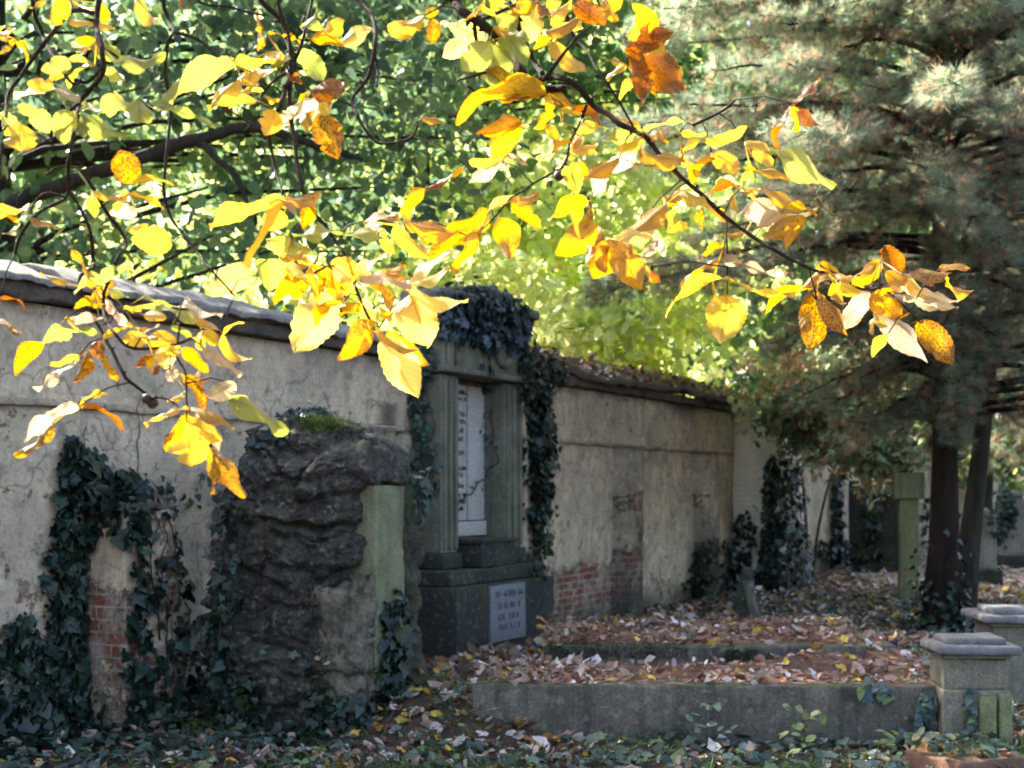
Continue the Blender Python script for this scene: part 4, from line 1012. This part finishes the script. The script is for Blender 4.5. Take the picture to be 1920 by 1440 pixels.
LEAF[(640, 0)] = """0 235 165 165 95 W;260 150 455 95 95 Y;470 85 545 60 50 O;520 110 505 245 80 D;650 155 740 150 45 B;800 205 580 315 120 W;830 240 900 512 195 G;930 200 1040 355 110 G
880 40 980 165 120 G;1090 20 1060 235 130 W;750 75 860 80 60 Y;860 150 950 185 50 O;1080 285 1205 205 60 O;1110 15 1175 75 50 B;1310 20 1485 130 105 B;1180 95 1290 20 70 Y
1150 185 1330 95 60 O;1480 65 1580 5 70 O;1770 195 1640 25 115 O;1620 225 1835 225 90 Y;1620 262 1915 495 195 B;1605 365 1485 455 50 Y;1670 455 1568 562 60 Y;1690 490 1775 550 40 O
1190 240 1370 400 95 Y;1140 530 668 692 110 O;1010 690 848 893 125 O;1000 560 900 580 55 O;1160 530 1290 595 75 O;1200 650 1088 720 60 O;1150 700 1222 782 50 O;1300 620 1445 695 75 B
1230 620 1310 650 40 Y;1310 765 1480 720 65 Y;1180 865 1290 800 60 O;1290 850 1435 810 60 Y;1690 730 1480 785 75 G;1700 745 1925 690 55 G;1720 760 1835 795 60 O;1700 800 1560 845 60 Y
1560 890 1372 1005 90 O;1645 870 1425 1090 110 P;1285 930 1330 1085 110 Y;1680 860 1925 900 80 O;1680 930 1895 1005 60 B;450 655 572 690 38 O;695 930 408 1065 45 B;895 910 725 1025 85 P
940 870 1045 930 38 P;825 1195 600 1285 65 O;360 1240 645 1300 110 O;130 1245 318 1225 50 O;300 1268 495 1440 90 Y;240 1300 305 1425 65 Y;150 1305 240 1290 28 Y;15 1325 290 1375 48 G
775 1310 495 1450 105 D;890 1228 945 1445 145 O;958 1130 1112 1278 95 O;970 1098 815 1210 45 G;1390 1130 1180 1232 85 O;1440 1270 1215 1425 150 O;1810 1160 1505 1335 125 W;1660 1290 1825 1145 105 O
1500 1350 1680 1440 95 O;1795 1345 1690 1440 60 P;1835 1295 1905 1165 65 Y;1820 1115 1925 1065 55 O;1400 0 1300 -30 60 O;1500 20 1450 70 60 O;870 -20 850 60 70 Y;1230 0 1150 60 70 Y;980 -20 1010 70 60 W"""
LEAF[(1280, 0)] = """-10 740 128 752 48 Y;130 800 352 715 85 Y;-5 893 108 795 60 Y;165 860 312 955 105 Y;350 800 492 850 55 Y;400 845 502 935 70 Y;520 862 842 1042 125 G;440 960 606 1005 45 O
310 940 440 972 28 O;175 895 58 1045 55 O;385 960 335 1045 28 Y;125 1135 330 1060 65 B;-5 1075 135 1165 65 Y;130 1150 260 1235 65 O;280 1095 312 1185 40 Y;330 1060 432 1060 28 W
440 1050 720 1165 75 O;400 1100 742 1172 60 Y;560 1175 335 1205 150 P;685 1225 455 1325 115 O;560 1178 745 1215 45 O;620 582 768 448 50 B;608 600 776 705 58 B;600 620 508 710 45 P
570 700 540 835 42 B;385 1240 225 1312 45 O;230 1380 105 1432 40 O"""
LEAF[(0, 480)] = """520 175 238 105 55 O;570 152 472 75 70 G;580 152 640 55 60 G;575 172 425 215 38 G;590 170 720 228 48 G;540 200 585 295 80 O;540 265 425 285 55 O;555 350 425 375 30 P
370 355 485 330 52 Y;430 425 243 500 95 G;240 485 92 668 110 D;430 410 562 435 48 G;422 585 212 745 68 P;440 560 288 612 40 Y;490 545 418 705 95 D;540 480 565 575 75 B
470 520 592 572 28 P;580 560 665 705 60 D;600 258 722 390 55 P;580 470 712 408 48 Y;700 295 792 310 48 Y;810 330 932 345 68 Y;815 228 1055 285 38 G;880 280 1125 395 48 G
1045 245 1240 335 45 P;1090 300 1252 422 42 O;710 380 822 412 28 Y;795 435 892 388 18 P;688 465 842 475 85 Y;830 465 1005 505 115 Y;930 515 925 628 105 W;862 570 772 625 55 B
955 635 1030 690 90 P;900 620 942 685 38 B;1030 515 1165 650 85 D;1130 505 1350 662 42 P;1130 430 1225 492 78 Y;1250 448 1408 572 58 Y;965 398 1082 470 48 G;1070 460 1145 522 38 G
1035 675 1145 865 88 D;1090 695 1180 675 22 P;1045 758 945 812 45 Y;1325 725 1165 795 100 P;1290 808 1605 988 85 G;1300 790 1420 898 95 G;1052 855 828 948 38 Y;1085 855 1305 972 38 O
1050 930 1075 1172 205 Y;1075 895 1225 1112 85 P;975 995 935 1095 40 D;1195 1085 1375 1342 125 D;435 845 148 1040 75 P;300 940 92 1118 85 D;458 850 685 988 58 B;0 238 145 322 32 B;0 345 106 432 38 D
1400 75 1170 215 140 W;1440 30 1350 70 60 P;1505 20 1515 195 155 G;1700 130 1545 265 105 O;1650 55 1700 180 60 W;1860 225 1662 528 225 W;1925 270 1785 395 60 O;1750 55 1890 190 85 O
1835 125 1925 265 80 O;1590 -5 1750 40 60 Y;1600 60 1720 120 70 W;1720 130 1650 240 80 O"""
LEAF[(640, 480)] = """195 378 -5 578 135 O;235 468 425 785 190 W;200 390 418 522 32 O;385 218 480 498 225 W;380 150 698 242 75 W;135 125 275 318 90 O;210 280 310 395 48 O;-5 150 85 245 80 Y
95 255 185 378 95 W;105 270 -10 330 60 O;110 115 385 168 55 P;250 98 375 130 48 O;1520 -60 1690 175 165 O;1725 60 1795 145 48 B;10 10 90 130 80 Y;120 30 180 150 70 W;-40 60 50 150 80 W"""
LEAF[(1280, 480)] = """215 130 -80 335 55 Y;200 28 -5 165 38 O;245 22 605 105 28 P;255 130 615 212 48 Y;245 225 212 478 215 Y;772 55 605 205 58 O;875 108 715 185 65 O;710 185 475 325 48 O
755 205 718 525 165 D;850 150 915 262 58 O;875 158 995 205 88 Y;1112 28 995 165 88 O;1130 -45 1235 95 100 B;1140 88 1245 185 88 O;1045 195 912 405 115 P;1065 215 1225 345 145 O
1088 335 1058 432 48 Y;1155 438 1070 565 58 Y;1085 295 1365 588 125 P;1325 368 1512 598 145 D;1235 115 1540 245 105 P;1235 100 1495 95 75 D;1445 72 1610 72 38 O;1495 138 1625 192 38 O
1235 230 1535 292 55 P;1195 200 1245 255 38 P;1215 352 1285 315 28 O;850 110 960 130 50 O;960 120 1020 180 50 O"""
recs = []
for (ou, ov), txt in LEAF.items():
    for r_ in txt.replace('\n', ';').split(';'):
        q = r_.split()
        if len(q) < 6: continue
        u0, v0, u1, v1, w = [float(x) / 3 for x in q[:5]]
        e = .05
        recs.append((u0 + ou - (u1 - u0) * e * .3, v0 + ov - (v1 - v0) * e * .3, u1 + ou + (u1 - u0) * e, v1 + ov + (v1 - v0) * e, w * 1.06, q[5]))

# companions behind the leaflets, sharing their stalk
rl = random.Random(21)
for (u0, v0, u1, v1, w, c) in list(recs):
    for _k in range(2):
        um, vm = (u0 + u1) / 2, (v0 + v1) / 2; dense = (830 < um < 1300 and vm < 520) or (450 < um < 830 and 400 < vm < 640)
        if rl.random() > (.32 if dense else .12): continue
        a = rl.choice((-1, 1)) * rl.uniform(.5, 1.2); k = rl.uniform(.6, .95); du, dv = u1 - u0, v1 - v0
        recs.append((u0, v0, u0 + k * (du * math.cos(a) - dv * math.sin(a)), v0 + k * (du * math.sin(a) + dv * math.cos(a)), w * rl.uniform(.5, .9), rl.choice((c, c, c, 'O', 'Y'))))
# boughs: (photo pixels, radius in photo pixels)
def depth(u, v):
    return 2.45 + .40 * max(0, min(1, (u - 300) / 1400)) + .05 * math.sin(u * .013 + v * .011)
BOUGH = {
 'A': [([(63, -40), (80, 60), (90, 90), (130, 150), (150, 155)], 5, 3), ([(195, -40), (180, 40), (190, 90), (192, 140), (150, 190), (143, 230), (132, 290), (128, 330), (122, 370), (70, 400), (45, 430), (28, 475)], 6, 3),
       ([(175, 25), (130, 22), (85, 80), (40, 140), (15, 180), (10, 240), (0, 320), (20, 345)], 5, 2.5), ([(150, 190), (100, 240), (90, 260), (40, 235)], 3.5, 2), ([(130, 360), (165, 420), (173, 480), (177, 500), (150, 520), (160, 570), (187, 613), (207, 650), (233, 703), (243, 717), (277, 740), (293, 745)], 3.5, 3.2),
       ([(155, 318), (200, 400), (235, 450), (222, 480), (203, 530), (193, 560), (197, 593), (213, 623), (240, 650), (283, 653), (333, 643), (357, 635)], 3.6, 3), ([(317, 650), (337, 680), (347, 707), (350, 793)], 2.6, 1.6), ([(243, 717), (200, 730), (147, 766)], 1.8, 1.4), ([(293, 745), (315, 750), (335, 765)], 1.8, 1.4), ([(333, 640), (338, 610), (332, 605)], 2, 1.6),
       ([(85, 330), (110, 315), (155, 312), (140, 300)], 2.5, 1.5), ([(122, 370), (80, 365), (55, 400), (70, 410)], 2.5, 2), ([(140, 150), (165, 155), (190, 130)], 4, 3)],
 'B': [([(308, -40), (312, 30), (328, 58), (315, 85), (310, 140), (320, 200), (312, 300), (308, 360), (325, 410), (360, 460), (400, 510), (440, 555)], 4.5, 2.2), ([(328, 58), (370, 75), (405, 105)], 3.5, 2.5), ([(360, -30), (433, 13), (497, 28)], 3.2, 2.2)],
 'C': [([(490, -40), (530, 40), (545, 100), (545, 140), (545, 200), (552, 260), (565, 350), (590, 400), (612, 425), (630, 455), (647, 480), (670, 543), (697, 607), (720, 637)], 6, 2), ([(590, -40), (585, 0), (570, 70), (552, 115)], 4.5, 3), ([(530, -40), (540, 60), (546, 130)], 4, 3.5), ([(545, 140), (525, 200), (505, 250), (515, 310), (530, 365)], 4.5, 2.5), ([(545, 130), (510, 155), (480, 190)], 3.5, 1.8), ([(505, 250), (470, 230), (420, 200)], 3, 1.6)],
 'D': [([(655, -40), (670, 0), (700, 37), (702, 97), (690, 143), (663, 183), (670, 223), (700, 263), (727, 270), (767, 260), (783, 237)], 4.5, 2.2), ([(702, 97), (708, 130), (707, 162)], 3, 2)],
 'E': [([(845, -60), (857, 0), (863, 20), (893, 37), (930, 67), (957, 100), (977, 133), (1003, 162), (1030, 168), (1060, 167)], 10, 7), ([(1003, 158), (1023, 147), (1057, 147), (1090, 167), (1113, 197), (1147, 220), (1173, 237), (1207, 253), (1240, 293), (1273, 327), (1323, 370), (1363, 410), (1413, 447), (1463, 477), (1517, 503), (1573, 517), (1613, 540), (1650, 540)], 6, 2.4),
       ([(978, -40), (973, 0), (970, 40), (983, 83), (1003, 120), (1017, 137)], 6, 5), ([(980, 0), (940, 23), (897, 37)], 3.5, 3), ([(1020, 150), (1063, 90), (1107, 50)], 3.5, 2.2), ([(1110, -30), (1120, 0), (1153, 50), (1180, 90)], 2, 1.5), ([(1060, 20), (1077, 67), (1103, 100), (1137, 153), (1160, 190), (1187, 237)], 2.8, 2.2),
       ([(1100, 195), (1090, 227), (1070, 263), (1060, 307), (1040, 322), (993, 350), (960, 373), (927, 410), (887, 447)], 3, 1.5), ([(890, 43), (893, 77), (907, 117), (920, 133)], 4, 2.8), ([(920, 133), (880, 147), (857, 153)], 2.8, 1.8), ([(873, 157), (893, 173), (940, 193)], 2.8, 2.2), ([(1363, 410), (1362, 470), (1363, 553)], 1.8, 1.5), ([(1300, 235), (1357, 207), (1380, 187)], 3, 2), ([(1240, 293), (1200, 250), (1187, 237)], 2.5, 2), ([(1060, 307), (1080, 330), (1110, 390)], 1.6, 1.2),
       ([(1517, 503), (1530, 560), (1522, 552)], 1.6, 1.4), ([(1650, 540), (1680, 560), (1725, 605)], 1.8, 1.3)],
}
tr = thing('hickory_tree', 'old hickory standing left of the view, its backlit golden leafed boughs hanging across the top', 'tree', (-3.3, 2.6, 0))
tpts = [Vector((-3.3, 2.6, -.1)), Vector((-3.28, 2.6, .5)), Vector((-3.2, 2.62, 1.8)), Vector((-3.1, 2.65, 3.2)), Vector((-3.15, 2.5, 5)), Vector((-3.3, 2.3, 7.5))]
mb = MB(); mb.tube(curve_pts(tpts, 5, .03), list(np.linspace(.30, .09, 26)), 16); mb.build('trunk', M['bark'], tr)
cs = crown_leaves('crown', (-3.5, 1.9, 6.8), (2.3, 1.6, 1.9), 55, 40, .35, .14, [COL['Y'], COL['G'], COL['O']], [3, 3, 1], tr, shell=.3)
# the limb carrying the boughs, above the frame
limb = curve_pts([Vector((-3.15, 2.62, 2.9)), Vector((-2.2, 2.55, 3.25)), Vector((-1.2, 2.5, 3.3)), Vector((-.4, 2.55, 3.2)), Vector((.15, 2.6, 3.0))], 6, .02)
mb = MB(); mb.tube(limb, list(np.linspace(.11, .03, len(limb))), 12); limbs(mb, tpts[3:], .1, cs[::4], .05); mb.build('limb', M['bark'], tr)
def px3(u, v, dd=0.): return at(u, v, depth(u, v) + dd)
samples = []                                    # (bough, point3d, u, v)
bobj = {}
for key, brs in BOUGH.items():
    mb = MB()
    for bi, (pl, r0, r1) in enumerate(brs):
        pts = [px3(u, v, .04 * math.sin(i * 1.7 + bi) * (i > 0)) for i, (u, v) in enumerate(pl)]
        if pl[0][1] <= -20:                      # carried on up to the limb
            top = min(limb, key=lambda q: (q - pts[0]).length)
            pts = [top, top.lerp(pts[0], .6) + Vector((.02, 0, .03))] + pts
        c = curve_pts(pts, 6, .004)
        Y = pts[-1].y
        rad = [(r0 + (r1 - r0) * i / (len(c) - 1)) * Y / F for i in range(len(c))]
        rad = [q * (1 + .18 * noise.noise(c[i] * 40)) for i, q in enumerate(rad)]
        mb.tube(c, rad, 8)
        # buds and knuckles
        for i in range(3, len(c) - 1, 5):
            dv = Vector(rng.normal(size=3)).normalized(); L = rad[i] * rng.uniform(1.8, 3.5)
            mb.tube([c[i], c[i] + dv * L * .6, c[i] + dv * L], [rad[i] * .8, rad[i] * .6, rad[i] * .25], 5)
        for q in c: samples.append((key, q))
    bobj[key] = mb.build('bough', M['bark'], tr)

def leaf_mesh(P0, P1, width, roll, curl, fold, wav, seed):
    """one leaflet: grid 7 x 13 from base to tip"""
    ax = (P1 - P0); L = ax.length; ay = ax / L
    view = (P0 - CAM).normalized()
    sx = ay.cross(view).normalized(); nz = sx.cross(ay)
    sx2 = sx * math.cos(roll) + nz * math.sin(roll); nz2 = -sx * math.sin(roll) + nz * math.cos(roll)
    NU, NV = 7, 21
    rb = random.Random(int(seed * 977)); bites = [(rb.uniform(.2, .95), rb.choice((-1, 1)), rb.uniform(.2, .55), rb.uniform(.025, .06)) for _ in range(rb.choice((0, 0, 1, 2, 3)))]; v, uv = [], []
    for j in range(NV):
        t = j / (NV - 1)
        hw = width / 2 * (math.sin(math.pi * t ** .80) ** .66) if 0 < t < 1 else (.0009 if t == 0 else .0)
        if t > .8: hw = hw * (1 - .25 * (t - .8) / .2)
        hw *= 1 + .16 * noise.noise(Vector((t * 3.1, seed * 1.7, 0))) + .05 * noise.noise(Vector((t * 11, seed, 3)))
        serr = 1 + .035 * ((j % 2) * 2 - 1)
        bend = curl * L * (t - .5) ** 2 * -1.1 + curl * L * .27
        side = .06 * L * math.sin(t * 2.4 + seed)
        for i in range(NU):
            x = (i / (NU - 1) - .5) * 2
            bt = 1 - max([0] + [dp * math.exp(-((t - tc) / wd_) ** 2) for tc, sg, dp, wd_ in bites if sg * x > 0])
            z = bend + fold * abs(x) * hw + wav * L * .045 * math.sin(t * 9 + seed + x * 1.5) * abs(x) + wav * .02 * L * noise.noise(Vector((x * 1.5, t * 4, seed)))
            z -= .25 * fold * hw * x * x
            p = P0 + ay * (L * t) + sx2 * (x * hw * serr * bt + side * t * (1 - t) * 1.2) + nz2 * z
            v.append(p); uv.append((.5 + x * .5, t))
    f = [(j * NU + i, j * NU + i + 1, (j + 1) * NU + i + 1, (j + 1) * NU + i) for j in range(NV - 1) for i in range(NU - 1)]
    return v, f, uv
# group leaflets into compound leaves round a shared stalk
spray = []
for (u0, v0, u1, v1, w, c) in recs:
    b3 = px3(u0, v0)
    key = min(samples, key=lambda q: ((q[1] - b3) * Vector((1, .3, 1)) if False else (q[1] - b3)).length)[0]
    for s_ in spray:
        if s_[0] == key and math.hypot(s_[1] - u0, s_[2] - v0) < 62 and len(s_[3]) < 9: s_[3].append((u0, v0, u1, v1, w, c)); break
    else: spray.append((key, u0, v0, [(u0, v0, u1, v1, w, c)]))
for si, (key, su, sv, lst) in enumerate(spray):
    V, Fc, UV, TI = [], [], [], []; pet = MB()
    for li, (u0, v0, u1, v1, w, c) in enumerate(lst):
        ph = random.uniform(-.10, .10); dt = random.uniform(-.05, .06)
        P0 = px3(u0, v0, ph); P1 = at(u1, v1, P0.y + dt)
        L = (P1 - P0).length; wr = w * P0.y / F
        full = max(.50 * L, wr * 1.02)
        roll = math.acos(min(1, wr / full)) * random.choice((1, 1, -1))
        if full < wr * 1.1: roll = random.uniform(-.35, .35)
        v, f, uv = leaf_mesh(P0, P1, full * .98 if roll > .6 else wr * 1.05, roll, random.uniform(-.5, .75), random.uniform(.1, .8), random.uniform(.6, 1.9), si * 3.1 + li)
        if not V:
            hb = px3(su, sv); V += [hb + Vector((-.0012, 0, 0)), hb + Vector((.0012, 0, .0012))]; UV += [(.5, 0), (.5, 0)]; TI += [(.30, .16, .04, .3)] * 2
        n = len(V); V += v; Fc += [tuple(i + n for i in q) for q in f] + [(0, 1, n + 6, n)]; UV += uv
        k = random.uniform(.85, 1.12); base = [min(.95, x * k * random.uniform(.94, 1.06)) for x in COL[c]]
        TI += [(*base, min(1, SP[c] * random.uniform(.7, 1.3)))] * len(v)
    hub = px3(su, sv); near = min((q for q in samples if q[0] == key), key=lambda q: (q[1] - hub).length)[1]
    if 1e-3 < (near - hub).length < .30: pet.tube([near, near.lerp(hub, .5) + Vector((0, 0, .012)), hub], [.0018, .0016, .0014], 5)
    mesh_obj('compound_leaf', V, Fc, M['leaf'], bobj[key], tint=TI, uv=UV)
    if pet.v: mesh_obj('leaf_stalk', pet.v, pet.f, M['stem'], bobj[key])
# nuts
def nut(u, v, r, key):
    c = px3(u, v); mb = MB(); rr = r * c.y / F
    mb.tube([c + Vector((0, 0, z * rr)) for z in (-1, -.85, -.45, 0, .45, .8, .98)], [.08 * rr, .5 * rr, .88 * rr, rr, .9 * rr, .6 * rr, .12 * rr], 14)
    mb.build('nut', M['nut'], bobj[key])
nut(275, 748, 10, 'A'); nut(286, 756, 11, 'A'); nut(1048, 330, 10, 'E')
# ------------------------------------------------------------------ light and camera
AZ, EL = R(-46), R(41)                            # the sun stands ahead, a little left
sd = Vector((math.sin(AZ) * math.cos(EL), math.cos(AZ) * math.cos(EL), math.sin(EL)))
sun = bpy.data.lights.new('sun', 'SUN'); sun.energy = 5.0; sun.angle = R(.5); sun.color = (1, .93, .80)
so = bpy.data.objects.new('sun', sun); so.rotation_euler = sd.to_track_quat('Z', 'Y').to_euler(); so.location = (0, 20, 30); col.objects.link(so)
w = bpy.data.worlds.new('World'); scene.world = w; w.use_nodes = True
nt = w.node_tree; bg = nt.nodes['Background']; sky = nt.nodes.new('ShaderNodeTexSky')
sky.sky_type = 'NISHITA'; sky.sun_disc = False; sky.sun_elevation = EL; sky.sun_rotation = AZ; sky.air_density = 1.0; sky.dust_density = 4.0; sky.ozone_density = .6
nt.links.new(sky.outputs[0], bg.inputs[0]); bg.inputs[1].default_value = .15
cam = bpy.data.cameras.new('camera'); co = bpy.data.objects.new('camera', cam); col.objects.link(co)
co.location = CAM; co.rotation_euler = (R(90), 0, 0)
cam.sensor_width = 36; cam.lens = 36 * F / 1920; cam.shift_y = (V0 - 720) / 1920; cam.clip_end = 2000; cam.clip_start = .05
cam.dof.use_dof = True; cam.dof.focus_distance = 3.9; cam.dof.aperture_fstop = 4.5
scene.camera = co
vs = scene.view_settings; vs.view_transform = 'Standard'; vs.look = 'None'; vs.gamma = 1; vs.exposure = 2.12; vs.use_curve_mapping = False
cy = scene.cycles
cy.max_bounces = 7; cy.diffuse_bounces = 4; cy.glossy_bounces = 2; cy.transmission_bounces = 5; cy.transparent_max_bounces = 4
cy.caustics_reflective = False; cy.caustics_refractive = False; cy.sample_clamp_indirect = 8
cy.use_denoising = True
